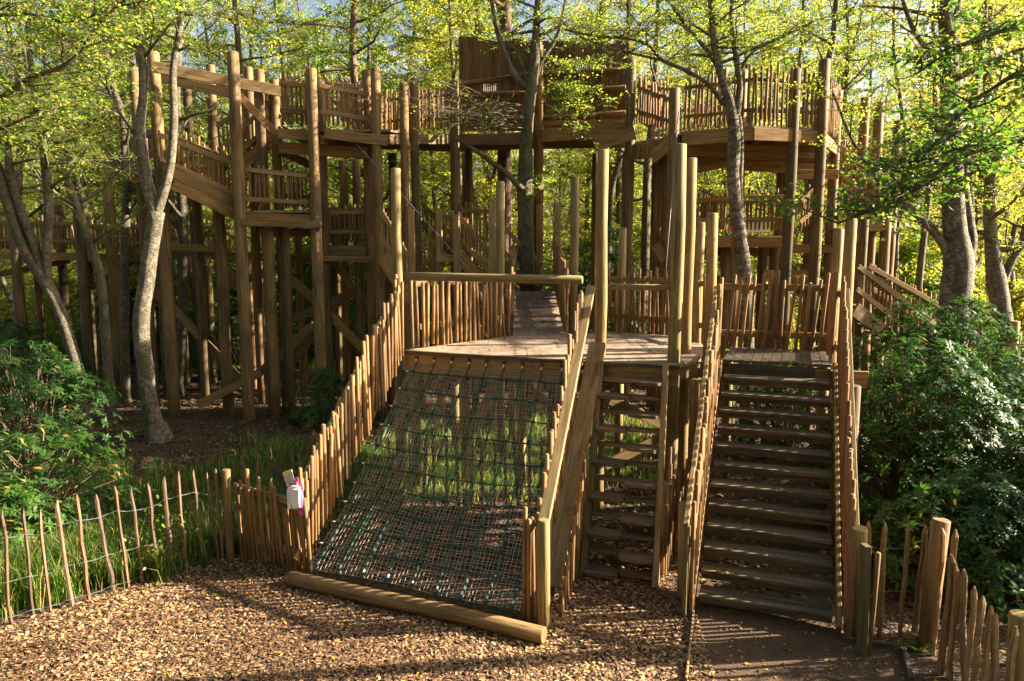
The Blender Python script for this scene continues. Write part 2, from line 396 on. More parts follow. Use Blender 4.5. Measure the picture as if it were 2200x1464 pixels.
for i in range(260):                                     # rough grass just behind the left fence
    t = rnd.random(); x = -6.3 + 2.9 * t + rnd.uniform(-.5, .3); y = 7.05 + 2.2 * t + rnd.uniform(.02, 1.2)
    cl.append((x, y, rnd.uniform(.06, .16), 55, rnd.uniform(.3, .75)))
blades('rough_grass', cl, M['grass'], 'long rough grass growing through and behind the paling fence on the left')
cl = []
for i in range(330):
    x = rnd.uniform(-7.5, -2.2); y = rnd.uniform(10.0, 14.6)
    if x < -5.2 and y > 12.6: continue
    cl.append((x, y, rnd.uniform(.1, .3), 55, rnd.uniform(.15, .5)))
for i in range(230):
    cl.append((rnd.uniform(-2.6, 3.0), rnd.uniform(12.0, 17.0), rnd.uniform(.15, .35), 50, rnd.uniform(.12, .4)))
for i in range(420):
    cl.append((rnd.uniform(-2.9, 1.0), rnd.uniform(11.3, 14.2), rnd.uniform(.1, .25), 45, rnd.uniform(.08, .26)))
for i in range(120):
    cl.append((rnd.uniform(-14, 12), rnd.uniform(20.0, 30.0), rnd.uniform(.25, .6), 70, rnd.uniform(.15, .4)))
blades('grass_patch', cl, M['grass'], 'bright green grass growing in the clearing under the platform and beside the posts')

# ------------------------------------------------------------------ small wooden building blocks
def part(kind, mat, t, *args, name, **kw):
    b = MB(); getattr(b, kind)(*args, **kw); return b.build(name, M[mat] if isinstance(mat, str) else mat, t)
def post(t, px, py, Y, r, mat='backpost', base=-.05, name='post', n=12):
    p = W(px, py, Y); return part('log', mat, t, (p.x, Y, base), p, r, n, name=name, wob=.012, taper=.93)
def pickets_one(t, A, B, h, n, r=.024, mat='picket', name='picket', jit=.05, lean=.03, low=0.0, slant=0):
    """individual pickets between base points A and B; h = height at A and B"""
    A = Vector(A); B = Vector(B); h = h if hasattr(h, '__len__') else (h, h)
    for i in range(n):
        f = (i + .5) / n; p = A.lerp(B, f); hh = h[0] + (h[1] - h[0]) * f
        x, y = rnd.gauss(slant, lean), rnd.gauss(0, lean * .5)
        q = p + Vector((x, y, hh + rnd.uniform(-jit, jit) * 2)); p2 = p + Vector((rnd.gauss(0, .008), 0, low + rnd.uniform(-jit, jit)))
        p2.z = max(p2.z, -.03)
        part('log', mat, t, p2, q, r * rnd.uniform(.85, 1.12), 8, name=name, wob=.006)
def panel(t, A, B, h, sp=.11, r=.025, mat='picket', jit=.05, lean=.02, railmat='sawn', rails=(.32, .86), rw=.10, round_rail=False, back=.035, name='picket_panel'):
    """a run of pickets (one mesh) with its rails"""
    A = Vector(A); B = Vector(B); h = h if hasattr(h, '__len__') else (h, h); L = (Vector((B.x, B.y, 0)) - Vector((A.x, A.y, 0))).length
    n = max(3, int(L / sp * 1.12)); b = MB()
    for i in range(n):
        f = (i + .5) / n; p = A.lerp(B, f); hh = h[0] + (h[1] - h[0]) * f
        b.log(p + Vector((rnd.gauss(0, .006), 0, .03 + rnd.uniform(0, jit))), p + Vector((rnd.gauss(0, lean), rnd.gauss(0, lean * .5), hh + rnd.uniform(-jit, jit) * 1.6)), r * rnd.uniform(.9, 1.2), 7, wob=.006)
    b.build(name, M[mat], t)
    d = (B - A).normalized(); s = Vector((-d.y, d.x, 0)).normalized() * back
    if s.y > 0 and not round_rail: s = -s
    for f in rails:
        a0 = A + Vector((0, 0, h[0] * f)) + s; a1 = B + Vector((0, 0, h[1] * f)) + s
        if round_rail: part('log', railmat, t, a0, a1, rw / 2, 9, name='rail')
        else: part('beam', railmat, t, a0, a1, .04, rw, name='rail')
def rail_px(t, a, b, Ya, Yb, **kw):
    A = W(a[0], a[2], Ya); B = W(b[0], b[2], Yb)
    panel(t, A, B, (W(a[0], a[1], Ya).z - A.z, W(b[0], b[1], Yb).z - B.z), **kw)
def beam_px(t, a, b, Ya, Yb, h, w=.05, mat='sawn', name='beam'):
    return part('beam', mat, t, W(a[0], a[1], Ya), W(b[0], b[1], Yb), w, h, name=name)
def deck_poly(t, pts, z, th=.05, mat='deck', name='deck'):
    b = MB(); b.poly(pts, z - th, z); return b.build(name, M[mat], t)

ZD = 2.40
# ================================================================== FRONT PLATFORM
WV = Vector((.937, -.350, 0)); AV = Vector((.350, .937, 0))      # along the front edge / into the scene
n0 = G(872, 752, ZD); n1 = G(1218, 773, ZD); l0 = G(1285, 777, ZD); l1 = G(1455, 786, ZD)
c0 = G(1097, 722, ZD); c1 = G(1215, 722, ZD)
s0 = G(1553, 772, ZD); s1 = s0 + WV * 1.42
b0 = G(1300, 712, ZD); b1_ = G(1440, 721, ZD); b2 = G(1515, 742, ZD)
e0 = s0 + AV * 1.35; e1 = s1 + AV * 1.35
plat = thing('play_platform', 'low timber platform above the net and ladder with round posts and picket railings', 'platform', (n0.x, n0.y, 0))
deck_poly(plat, [n0, n1, l0, l1, s0 - WV * .35, e0 - WV * .25, b2, b1_, b0, c1, c0], ZD, .045)
part('beam', 'step', plat, n0 + Vector((-.03, -.02, -.022)) - AV * .02, n1 + Vector((0, -.02, -.022)) - AV * .02, .05, .047, name='deck_edge')
part('beam', 'pale', plat, n0 + Vector((-.02, -.0, -.19)), n1 + Vector((0, 0, -.19)), .05, .28, name='fascia')
part('beam', 'pale', plat, l0 + Vector((0, -.02, -.16)), l1 + Vector((0, -.02, -.16)), .05, .26, name='fascia')
part('beam', 'step', plat, l0 + Vector((-.02, -.045, -.012)), l1 + Vector((.03, -.045, -.012)), .09, .04, name='deck_edge')
part('beam', 'sawn', plat, l1 + Vector((.05, .3, -.14)), s0 + Vector((-.05, .1, -.14)), .05, .22, name='fascia')
for f in (.18, .4, .62, .84):
    a = n0.lerp(n1, f); part('beam', 'sawn', plat, a + AV * .06 + Vector((0, 0, -.14)), a + AV * (1.6 + f * .9) + Vector((0, 0, -.14)), .05, .18, name='joist')
a = b0.lerp(c0, .5)
part('beam', 'sawn', plat, n0 + AV * .6 + Vector((0, 0, -.14)), n0 + AV * .6 + WV * 4.1 + Vector((0, 0, -.14)), .06, .2, name='joist')
# loose pickets: left edge and back
A = n0 + Vector((.06, .05, 0)); B = c0 + Vector((-.02, 0, 0))
pickets_one(plat, A, B, (1.10, 1.0), 22, r=.026, low=.02, jit=.05, lean=.03)
for z in (1.0, .33):
    part('beam', 'ladder', plat, A + Vector((0, .07, z)), B + Vector((0, .07, z)), .035, .09, name='rail')
pickets_one(plat, c1 + Vector((.55, .0, 0)), b0 + Vector((0, 0, 0)), 1.05, 5, r=.024)
pickets_one(plat, b0, b1_, 1.12, 14, r=.025, low=.02)
pickets_one(plat, b1_, b2, 1.1, 8, r=.025, low=.02)
for z in (.98, .30):
    part('beam', 'sawn', plat, b0 + Vector((-.1, .06, z)), b1_ + Vector((0, .06, z)), .035, .09, name='rail')
    part('beam', 'sawn', plat, b1_ + Vector((0, .06, z)), b2 + Vector((0, .06, z)), .035, .09, name='rail')
part('log', 'post', plat, W(878, 594, 11.15), W(1252, 602, 10.55), .062, 12, name='log_rail', wob=.012)
part('log', 'pale', plat, W(1306, 616, 10.55), W(1440, 618, 10.2), .042, 12, name='log_rail')
for (px, py, Y, r, b) in ((850, 362, 12.2, .085, 0), (1075, 390, 13.65, .085, 0), (1235, 380, 13.75, .085, 0), (1296, 322, 10.75, .087, 0), (1461, 310, 10.18, .096, 0),
                          (1485, 340, 11.0, .092, 0), (1531, 458, 10.6, .085, 0), (1506, 478, 12.3, .08, 0), (1338, 490, 13.9, .08, 0)):
    post(plat, px, py, Y, r, 'post')
for (px, py, Y) in ((1058, 432, 14.6), (1840, 476, 11.3)):
    p = W(px, py, Y)
# posts and braces under the deck
for (px, Y) in ((892, 11.9), (1120, 11.6), (978, 14.2), (1100, 14.6), (1330, 12.6), (1000, 11.9), (1185, 14.2)):
    x = W(px, 850, Y).x; part('log', 'post', plat, (x, Y, -.05), (x, Y, ZD - .05), .075, 10, name='support_post')
for (a, b, Y) in (((1075, 790), (1180, 870), 12.6), ((1075, 795), (1030, 900), 13.2), ((1310, 860), (1440, 920), 11.6), ((1300, 1000), (1440, 930), 11.4), ((930, 830), (1000, 800), 12.6), ((1330, 830), (1300, 870), 12.9)):
    beam_px(plat, a, b, Y, Y + .3, .16, .05, name='brace')
# stair landing
land = thing('stair_landing', 'square timber landing at the head of the wide stairs, fenced by leaning pickets', 'landing', (s0.x, s0.y, 0))
npl = 11
for i in range(npl):
    a = s0.lerp(s1, (i + .03) / npl); b = s0.lerp(s1, (i + .96) / npl); c = e0.lerp(e1, (i + .96) / npl); d = e0.lerp(e1, (i + .03) / npl)
    deck_poly(land, [a, b, c, d], ZD - .002, .04, 'step', 'plank')
part('beam', 'step', land, s0 + Vector((0, .02, -.17)), s1 + Vector((0, .02, -.17)), .05, .22, name='fascia')
part('beam', 'sawn', land, s1 + WV * .08 + AV * .1 + Vector((-.3, 0, -.2)), s1 + WV * .45 + AV * .1 + Vector((0, 0, -.2)), .06, .24, name='beam')
pickets_one(land, e0 + Vector((-.12, 0, 0)), e1 + Vector((.05, 0, 0)), 1.12, 14, r=.026, lean=.02, low=.0, slant=.075)
pickets_one(land, e1, s1 + AV * .05, 1.15, 15, r=.026, lean=.012, low=0)
for z in (.95, .22):
    part('beam', 'sawn', land, e0 + Vector((-.15, .06, z)), e1 + Vector((.1, .06, z)), .035, .10, name='rail')
    part('beam', 'sawn', land, e1 + WV * .06 + Vector((0, 0, z)), s1 + WV * .06 + Vector((0, 0, z)), .035, .10, name='rail')
for q in (e0, e1, s1 + WV * .16 - AV * .12):
    part('log', 'post', land, (q.x + .02, q.y + .12, -.05), (q.x + .02, q.y + .12, ZD - .06), .08, 10, name='support_post')
for (px, py, Y, r) in ((1829, 470, 10.25, .082), (1803, 492, 11.6, .08)):
    post(land, px, py, Y, r, 'post')

leaves_on('fallen_leaves', [(n0 + AV * .1, n1 + AV * .1, 1.3, ZD, 150), (l0, l1, 2.2, ZD, 130)] + [(s0, s1, 1.2, ZD, 60)], 'scattered small fallen leaves lying on the boards of the low platform')
# ================================================================== SCRAMBLE NET
netp = thing('climbing_net', 'sloping climbing net of green ropes over fine beige netting', 'climbing net', (-1.2, 9.5, 0))
T0 = n0 + Vector((.1, -.05, -.17)); T1 = n1 + Vector((.02, -.05, -.17)); B0 = Vector((-2.42, 8.52, .16)); B1 = Vector((.10, 7.42, .17))
nw = [[rnd.uniform(-1, 1) for _ in range(12)] for _ in range(12)]
def NP(u, v, off=0):
    p = T0.lerp(T1, u).lerp(B0.lerp(B1, u), v)
    sag = -.16 * math.sin(math.pi * v) * (.6 + .4 * math.sin(math.pi * u)) + .018 * math.sin(9 * u + 5 * v) * math.sin(7 * v)
    p = p + Vector((.018 * math.sin(11 * v + 6 * u), 0, sag + off)); return p
b = MB(); nu, nv = 54, 72
for i in range(nu + 1):
    u = i / nu; b.tube([NP(u + .0035 * math.sin(i * 1.7 + k * .9), k / 30) for k in range(31)], .0022, 4, cap=False)
for j in range(nv + 1):
    v = j / nv; b.tube([NP(k / 22, min(1, max(0, v + .0035 * math.sin(j * 2.1 + k * 1.1)))) for k in range(23)], .0022, 4, cap=False)
b.build('netting', M['twine'], netp)
nvr, nhr = 9, 10
def shackle(parent, p, d):
    d = Vector(d).normalized()
    part('tube', 'ferrule', parent, [p + d * .05, p + d * .095], .0125, 8, name='ferrule')
    ring = [p + d * (.02 + .032 * math.cos(a)) + Vector((0, 0, 1)).cross(d).normalized() * .02 * math.sin(a) for a in [i * math.pi / 4 for i in range(9)]]
    part('tube', 'black', parent, ring, .010, 6, name='shackle', cap=False)
for i in range(nvr):
    u = .035 + i * .93 / (nvr - 1)
    pts = [NP(u, k / 24, .012) for k in range(25)]
    rp = part('tube', 'rope', netp, pts, .0105, 6, name='rope')
    shackle(rp, pts[0] + Vector((0, -.02, .08)), pts[1] - pts[0] - Vector((0, 0, .05)))
    shackle(rp, pts[-1], pts[-2] - pts[-1])
for j in range(nhr):
    v = .06 + j * .84 / (nhr - 1)
    pts = [NP(-.035 + 1.07 * k / 16, v, .012 - .02 * math.sin(math.pi * k / 16 * 3) * .6) for k in range(17)]
    rp = part('tube', 'rope', netp, pts, .0095, 6, name='rope')
    shackle(rp, pts[0], pts[1] - pts[0])
cm = None
for i in range(nvr):
    for j in range(nhr):
        u = .035 + i * .93 / (nvr - 1); v = .06 + j * .84 / (nhr - 1); p = NP(u, v, .012)
        if cm is None:
            c_ = MB(); c_.tube([(0, 0, -.02), (0, 0, -.014), (0, 0, .014), (0, 0, .02)], [.012, .023, .023, .012], 8); cm = c_.build('connector', M['black'], netp)
            o = cm
        else:
            o = cm.copy(); C.objects.link(o); o.parent = netp
        if o is cm: cm.data.transform(Matrix.Translation(Vector(netp.location)))
        o.location = p - Vector(netp.location)
# log at the net's foot
LG = thing('ground_log', 'long round log lying on the chips along the foot of the climbing net', 'log', (-1.2, 8, 0))
part('log', 'backpost', LG, G(622, 1242, .09), G(1170, 1366, .09), .086, 16, name='log_body', wob=.02)
for q in (G(628, 1236, .12),):
    part('log', 'steel', LG, q + Vector((.12, -.11, .02)), q + Vector((.12, -.122, .02)), .018, 8, name='bolt')

# ------------------------------------------------------------------ guard left of the net
gl = thing('picket_guard', 'sloping picket guard rising along the left side of the climbing net', 'railing', (-2.6, 8.8, 0))
gb0 = Vector((-2.55, 8.62, .02)); gb1 = n0 + Vector((-.02, -.12, -.02))
pickets_one(gl, gb0 + Vector((0, 0, 0)), gb1 + Vector((0, 0, -.05)), (1.18, 1.22), 33, r=.026, lean=.025, jit=.07)
off = Vector((-.06, .03, 0))
part('beam', 'pale', gl, gb0 + off + Vector((0, 0, .95)), gb1 + off + Vector((0, 0, .98)), .04, .12, name='handrail')
part('beam', 'sawn', gl, gb0 + off + Vector((0, 0, .14)), gb1 + off + Vector((0, 0, -.02)), .045, .20, name='stringer')
# ------------------------------------------------------------------ guard right of the net, with slope board
gr = thing('picket_guard', 'sloping picket guard with two thick boards between the net and the ladder', 'railing', (.3, 7.5, 0))
q0 = Vector((.36, 7.55, .0)); q1 = l0 + Vector((-.1, .1, 0))
part('beam', 'pale', gr, Vector((.335, 7.56, 1.10)), W(1270, 618, 10.5), .12, .07, name='handrail')
part('beam', 'pale', gr, G(1186, 1262, .05), W(1284, 738, 10.35), .235, .06, name='stringer')
pickets_one(gr, q0 + Vector((-.09, .03, 0)), q1 + Vector((-.12, -.02, -.12)), (1.22, 1.24), 31, r=.024, lean=.012, jit=.07)
pa, pb = G(1186, 1262, .05), W(1284, 738, 10.35)
for i in range(9):
    q = pa.lerp(pb, (i + .5) / 9) + Vector((.03 * (-1) ** i, -.022, .03)); part('tube', 'black', gr, [q, q + Vector((0, -.008, .008))], .009, 7, name='bolt')
# end cluster of pickets in front
for (px, pt, pb) in ((1126, 1112, 1328), (1136, 1128, 1334), (1146, 1080, 1330), (1130, 1105, 1320), (1155, 1140, 1336)):
    q = G(px, pb, .0); part('log', 'picket', gr, q, q + Vector((rnd.uniform(-.02, .03), 0, rnd.uniform(1.05, 1.25))), .024, 8, name='picket')
part('log', 'post', gr, (.34, 7.44, -.05), (.33, 7.44, 1.17), .064, 12, name='end_post')
# pickets under the slope board on the ladder side
for i in range(15):
    f = (i + .4) / 15 * .62; p = q0.lerp(q1, f) + Vector((.15, .02, 0)); top = q0.z + (q1.z - q0.z) * f + .08
    part('log', 'picket', gr, (p.x, p.y, -.03), (p.x + rnd.uniform(-.015, .015), p.y, top + rnd.uniform(-.02, .05)), .023, 8, name='picket')

# ================================================================== LADDER
ld = thing('ladder', 'steep open ladder with notched grey treads and mossy side boards', 'ladder', (1.2, 8.7, 0))
lb0 = G(1254, 1232); lb1 = lb0 + WV * .88; lt0 = l0 + Vector((.04, -.06, -.05)); lt1 = lt0 + WV * .88
part('beam', 'ladder', ld, lb0 - (lt0 - lb0) * .03, lt0 + (lt0 - lb0) * .01, .075, .22, name='stringer')
part('beam', 'pale', ld, lb1 - (lt1 - lb1) * .07, lt1 + (lt1 - lb1) * .01, .075, .22, name='stringer')
NR = 12
for i in range(NR):
    f = (i + .35) / (NR + .2); p = lb0.lerp(lt0, f); q = lb1.lerp(lt1, f); p.z = q.z = lt0.z * f + .02
    b = MB(); h = .04; mid = p.lerp(q, .5); k = i % 2
    for (s, e, deep) in ((p, mid, k == 0), (mid, q, k == 1)):
        d = (e - s).normalized(); fr = -AV
        w0 = .07; w1 = .19 if deep else .06
        a_ = s + d * (.03 if s is p else 0); c_ = e - d * (.03 if e is q else 0)
        pts = [a_ + fr * w1 * .8, a_ + d * .03 + fr * w1, c_ - d * .04 + fr * w1, c_ + fr * w1 * .75, c_ - fr * w0, a_ - fr * w0]
        P = [(v.x, v.y, p.z - h) for v in pts] + [(v.x, v.y, p.z + (0.002 if deep else 0)) for v in pts]; n = 6
        fs = [tuple(range(n - 1, -1, -1)), tuple(range(n, 2 * n))] + [(j, (j + 1) % n, n + (j + 1) % n, n + j) for j in range(n)]
        b._add(P, [((Vector(v) - p).dot(AV), v[2], (Vector(v) - p).dot(WV)) for v in P], fs, [False] * (n + 2), rnd.random())
    b.build('tread', M['tread'], ld)
# pickets right of the ladder
pickets_one(ld, Vector((1.80, 8.55, 0)), Vector((2.42, 9.75, 0)), (1.12, 1.15), 10, r=.025, lean=.02)
part('beam', 'sawn', ld, (1.82, 8.62, .8), (2.44, 9.82, .8), .035, .09, name='rail')
pickets_one(ld, lb1 + WV * .14 + Vector((0, .25, 0)), lb1.lerp(lt1, .55) * 1.0 + WV * .14 + Vector((0, 0, -1.25)), (.95, 1.6), 8, r=.022, lean=.01)

# ================================================================== WIDE STAIRCASE
st = thing('wooden_staircase', 'wide open-riser staircase of weathered grey treads between picket sides', 'stairs', (2.7, 7.7, 0))
sb0 = Vector((2.00, 7.72, 0)); sb1 = sb0 + WV * 1.42; st0 = s0 + Vector((0, -.02, 0)); st1 = st0 + WV * 1.42
NS = 13; rise = ZD / NS; run = (st0 - sb0) / NS
dh = Vector((run.x, run.y, 0))
for i in range(NS - 1):
    z = rise * (i + 1); a = sb0 + dh * (i + .35); b_ = sb1 + dh * (i + .35)
    a = Vector((a.x, a.y, z)) + WV * .03; b_ = Vector((b_.x, b_.y, z)) - WV * .03; L = dh.length
    b = MB(); inw = AV
    b.beam(a + inw * .045 + Vector((0, 0, -.022)), b_ + inw * .045 + Vector((0, 0, -.022)), .085, .042)
    b.beam(a + inw * .137 + Vector((0, 0, -.024)), b_ + inw * .137 + Vector((0, 0, -.024)), .09, .042)
    b.beam(a + inw * .23 + Vector((0, 0, -.022)), b_ + inw * .23 + Vector((0, 0, -.022)), .085, .042)
    b.build('tread', M['step'], st)
    part('beam', 'step', st, a + inw * .07 + Vector((0, 0, -.082)), b_ + inw * .07 + Vector((0, 0, -.082)), .03, .07, name='riser')
leaves_on('fallen_leaves', [(sb0 + dh * (i + .35) + WV * .05, sb1 + dh * (i + .35) - WV * .05, .24, rise * (i + 1), 16) for i in range(NS - 1)], 'brown leaf scraps caught on the treads of the wide staircase')
for (p, q, s) in ((sb0, st0, -1), (sb1, st1, 1)):
    part('beam', 'sawn', st, p + WV * s * .03 + Vector((0, 0, .05)), q + WV * s * .03 + Vector((0, 0, -.06)), .045, .26, name='stringer')
    part('beam', 'ladder' if s > 0 else 'pale', st, p + WV * s * .13 + Vector((0, -.05, .98)), q + WV * s * .13 + Vector((0, 0, .98)), .05, .14, name='handrail')
    pickets_one(st, p + WV * s * .07 + Vector((0, -.12, -.02)), q + WV * s * .07 + Vector((0, 0, -.12)), (1.2, 1.3), 34, r=.025, lean=.008, jit=.08)
p = sb0 - WV * .14 + Vector((0, -.1, 0)); part('beam', 'ladder', st, p + Vector((0, -.02, -.05)), p + Vector((.02, .02, 1.0)), .05, .10, name='picket_board')
p = sb1 + WV * .13 + Vector((0, -.28, 0)); part('beam', 'ladder', st, p + Vector((0, 0, -.05)), p + Vector((0, .05, 1.1)), .06, .12, up=(0, 1, 0), name='picket_board')
part('log', 'picket', st, sb1 + WV * .2 + Vector((0, -.25, 0)), sb1 + WV * .23 + Vector((0, -.25, 1.05)), .027, 9, name='picket')
part('log', 'post', st, G(1471, 1282) + Vector((0, 0, -.05)), W(1474, 1082, 7.95), .088, 14, name='newel_post')
part('log', 'backpost', st, (W(1498, 815, 9.6).x, 9.6, -.05), W(1498, 815, 9.6), .085, 14, name='newel_post')
part('log', 'backpost', st, (W(1834, 828, 9.3).x, 9.3, -.05), W(1834, 828, 9.3), .088, 14, name='newel_post')

# ------------------------------------------------------------------ post and timber edging
nb = thing('fence_post', 'thick mossy round post beside the foot of the wide stairs', 'post', (3.5, 7.1, 0))
part('log', 'post', nb, G(1841, 1368) + Vector((0, 0, -.05)), W(1846, 1134, 7.14), .082, 16, name='post_shaft', taper=.97)
ed = MB(); e_ = [G(1490, 1318), G(1482, 1395), G(1474, 1470)]
for a, b_ in zip(e_, e_[1:]): ed.beam(a + Vector((0, 0, .02)), b_ + Vector((0, 0, .02)), .022, .09)
tag(ed.build('edging_board', M['pale']), 'thin pale timber edging board between the chips and the dark soil', 'edging')
ed = MB(); ed.beam(G(1820, 1382) + Vector((0, 0, .02)), G(1940, 1398) + Vector((0, 0, .02)), .04, .09); ed.beam(G(1938, 1392) + Vector((0, 0, .02)), G(1958, 1470) + Vector((0, 0, .02)), .04, .09)
tag(ed.build('edging_board', M['step']), 'weathered timber edging boards meeting at a corner below the right fence', 'edging')

# ================================================================== CHESTNUT PALING FENCES
def pale(t, base, h, lean, r=.022, mat='chestnut'):
    n = 6; k = 6; path = []; rad = []
    for i in range(k):
        f = i / (k - 1); path.append(Vector(base) + Vector((lean[0] * f + rnd.gauss(0, .006), lean[1] * f + rnd.gauss(0, .005), h * f)))
        rad.append(r * rnd.uniform(.88, 1.12))
    path.append(path[-1] + Vector((rnd.gauss(0, .006), 0, .07))); rad.append(r * .25)
    sq = [rnd.uniform(.7, 1.25) for _ in range(n)]
    b = MB(); b.tube(path, rad, n, squash=sq)
    for i in range(len(b.sm)): b.sm[i] = False
    o = b.build('pale', M[mat], t); return path
def wire(t, tops, zfs):
    for zf in zfs:
        pts = []
        for i, pth in enumerate(tops):
            k = zf * 5; j = int(k); p = pth[j].lerp(pth[min(j + 1, 5)], k - j)
            pts.append(p + Vector((0, -.028, .006 * (-1) ** i)))
            if i < len(tops) - 1:
                q = tops[i + 1]; qq = q[j].lerp(q[min(j + 1, 5)], k - j)
                pts.append(p.lerp(qq, .5) + Vector((0, -.01, -.008 + rnd.uniform(-.006, .006))))
        b = MB(); b.tube(pts, .0013, 5, cap=False)
        b.tube([p + Vector((0, .004 * (-1) ** i, .004 * (-1) ** (i // 2))) for i, p in enumerate(pts)], .0011, 5, cap=False)
        b.build('wire', M['steel'], t)
fl = thing('paling_fence', 'split chestnut paling fence strung on wire in front of the long grass', 'fence', (-4.8, 8, 0))
tops = []
XL = [(-30, -5), (25, -2), (68, 3), (100, 8), (140, 16), (182, 10), (222, 22), (262, 14), (296, 10), (332, 8), (364, 8), (393, 8), (425, 14), (452, 16), (472, 8)]
YB = [(25, 1340), (200, 1290), (330, 1245), (400, 1228), (480, 1205)]
def yb(px):
    for (a, ya), (b, yb_) in zip(YB, YB[1:]):
        if px <= b: return ya + (yb_ - ya) * (px - a) / (b - a)
    return YB[-1][1]
for px, dx in XL:
    q = G(px + dx, yb(px + dx)); tops.append(pale(fl, q - Vector((0, 0, .03)), rnd.uniform(1.12, 1.24), (-dx / 1600 * 8.6, rnd.uniform(-.02, .02)), .021))
wire(fl, tops, (.82, .42, .10))
part('log', 'backpost', fl, G(492, 1208) + Vector((0, .05, -.05)), G(492, 1208) + Vector((0, .05, 1.2)), .055, 10, name='fence_post')
# a paling fence running behind the net
fb = thing('paling_fence', 'grey split paling fence in shade behind the climbing net', 'fence', (-1, 11, 0))
tops = []
for i in range(27):
    px = 526 + i * 25.5; y = 11.05 - .0 * i if px > 700 else 9.75 + (px - 526) / 174 * 1.3
    x = W(px, 1000, y).x; tops.append(pale(fb, (x, y, -.03), rnd.uniform(1.02, 1.15), (rnd.gauss(0, .03), 0), .022))
wire(fb, tops, (.8, .3))
# right fence
fr_ = thing('paling_fence', 'split paling fence on wire in front of the dark rhododendron at lower right', 'fence', (4.2, 6.9, 0))
def rfence(pxs, hs):
    tops = []
    for (pt, yt, pb, yb_) in pxs:
        q = G(pb, yb_); top = W(pt, yt, q.y); tops.append(pale(fr_, q - Vector((0, 0, .03)), max(.6, top.z - .06), (top.x - q.x, 0), .029, 'goldpale'))
    return tops
t1 = rfence([(1868, 1116, 1855, 1370), (1903, 1118, 1890, 1372), (1952, 1120, 1932, 1372), (1990, 1126, 1962, 1374)], None); wire(fr_, t1, (.84, .46, .08))
t2 = rfence([(2028, 1132, 2002, 1410), (2052, 1134, 2022, 1425), (2046, 1188, 2018, 1450), (2056, 1205, 2040, 1458), (2070, 1218, 2072, 1466), (2096, 1256, 2076, 1480), (2110, 1276, 2090, 1500), (2127, 1296, 2106, 1520), (2140, 1316, 2130, 1545), (2182, 1340, 2150, 1570)], None); wire(fr_, t2, (.84, .46, .12))
part('log', 'backpost', fr_, G(1990, 1392) + Vector((0, 0, -.05)), W(2022, 1116, 7.05), .085, 14, name='fence_post')
q = G(2185, 1520); part('log', 'post', fr_, q + Vector((0, 0, -.05)), W(2192, 1318, q.y), .085, 14, name='fence_post')

# small picket fence between paling fence and net guard
sf = thing('picket_fence', 'short rounded picket fence carrying the sign at the left end of the log', 'fence', (-3.3, 9.1, 0))
f0 = Vector((-3.52, 9.22, 0)); f1 = Vector((-2.42, 8.62, 0))
for i in range(17):
    f = (i + .5) / 17; p = f0.lerp(f1, f); h = rnd.choice([.98, 1.05, 1.12, 1.2, 1.25]) - .22 * f
    ln = rnd.gauss(-.03, .03)
    part('log', 'picket', sf, p + Vector((0, 0, -.03)), p + Vector((ln, 0, h)), rnd.uniform(.022, .028), 8, name='picket')
for z in (.92, .28):
    part('beam', 'pale', sf, f0 + Vector((-.06, .06, z)), f1 + Vector((-.1, .06, z - .04)), .035, .09, name='rail')
part('log', 'post', sf, f0.lerp(f1, .72) + Vector((0, .13, -.05)), f0.lerp(f1, .72) + Vector((0, .13, 1.08)), .055, 10, name='fence_post')

# sign, white box and pink cloth
sy = 8.66
def oriented_card(name, pts, y0, th, mat, parent):
    b = MB(); n = len(pts); P = [W(px, py, y0) for px, py in pts]
    V = [tuple(p) for p in P] + [tuple(p + Vector((0, th, 0))) for p in P]
    fs = [tuple(range(n)), tuple(range(2 * n - 1, n - 1, -1))] + [((i + 1) % n, i, n + i, n + (i + 1) % n) for i in range(n)]
    b._add(V, [(v[0], v[1], v[2]) for v in V], fs, [False] * (n + 2), .5); return b.build(name, mat, parent)
sg = thing('sign', 'small tilted white card with a yellow header fixed to the picket fence', 'sign', (W(620, 1030, sy).x, sy, 0))
oriented_card('sign_board', [(606.5, 1016), (626.5, 1009), (634, 1042.5), (616.5, 1047.5)], sy, .008, M['card'], sg)
oriented_card('sign_header', [(606.8, 1015.8), (626.2, 1009.2), (627.4, 1014.6), (608.4, 1020.6)], sy - .003, .002, M['yellow'], sg)
for k, tx in enumerate(["Don't please", 'if someone', 'used it', 'come out', 'again soon!']):
    cu = bpy.data.curves.new('lettering', 'FONT'); cu.body = tx; cu.size = .022; cu.align_x = 'CENTER'; cu.extrude = .0005
    o = bpy.data.objects.new('lettering', cu); C.objects.link(o)
    p = W(618.0 + k * 1.0, 1023.3 + k * 3.4, sy - .004)
    bpy.context.view_layer.update()
    me = bpy.data.meshes.new_from_object(o); bpy.data.objects.remove(o)
    me.transform(Matrix.Translation(p - Vector(sg.location)) @ Matrix.Rotation(R(17), 4, 'Y').inverted() @ Matrix.Rotation(R(90), 4, 'X'))
    me.materials.clear(); me.materials.append(M['purple']); o = bpy.data.objects.new('lettering', me); C.objects.link(o); o.parent = sg
oriented_card('emblem', [(622, 1040), (625, 1038), (631, 1039.6), (626.5, 1042)], sy - .003, .002, M['blue'], sg)
oriented_card('emblem', [(620.5, 1039.5), (622.5, 1037), (622.6, 1041.5), (621, 1042)], sy - .003, .002, M['purple'], sg)
bx = thing('dispenser', 'white rounded plastic case hanging on the pickets just below the sign', 'box', (W(630, 1070, 8.6).x, 8.6, 0))
prof = [(618, 1052), (626, 1046), (635, 1045), (642, 1051), (644, 1090), (640, 1093), (624, 1092), (618, 1082), (616.5, 1062)]
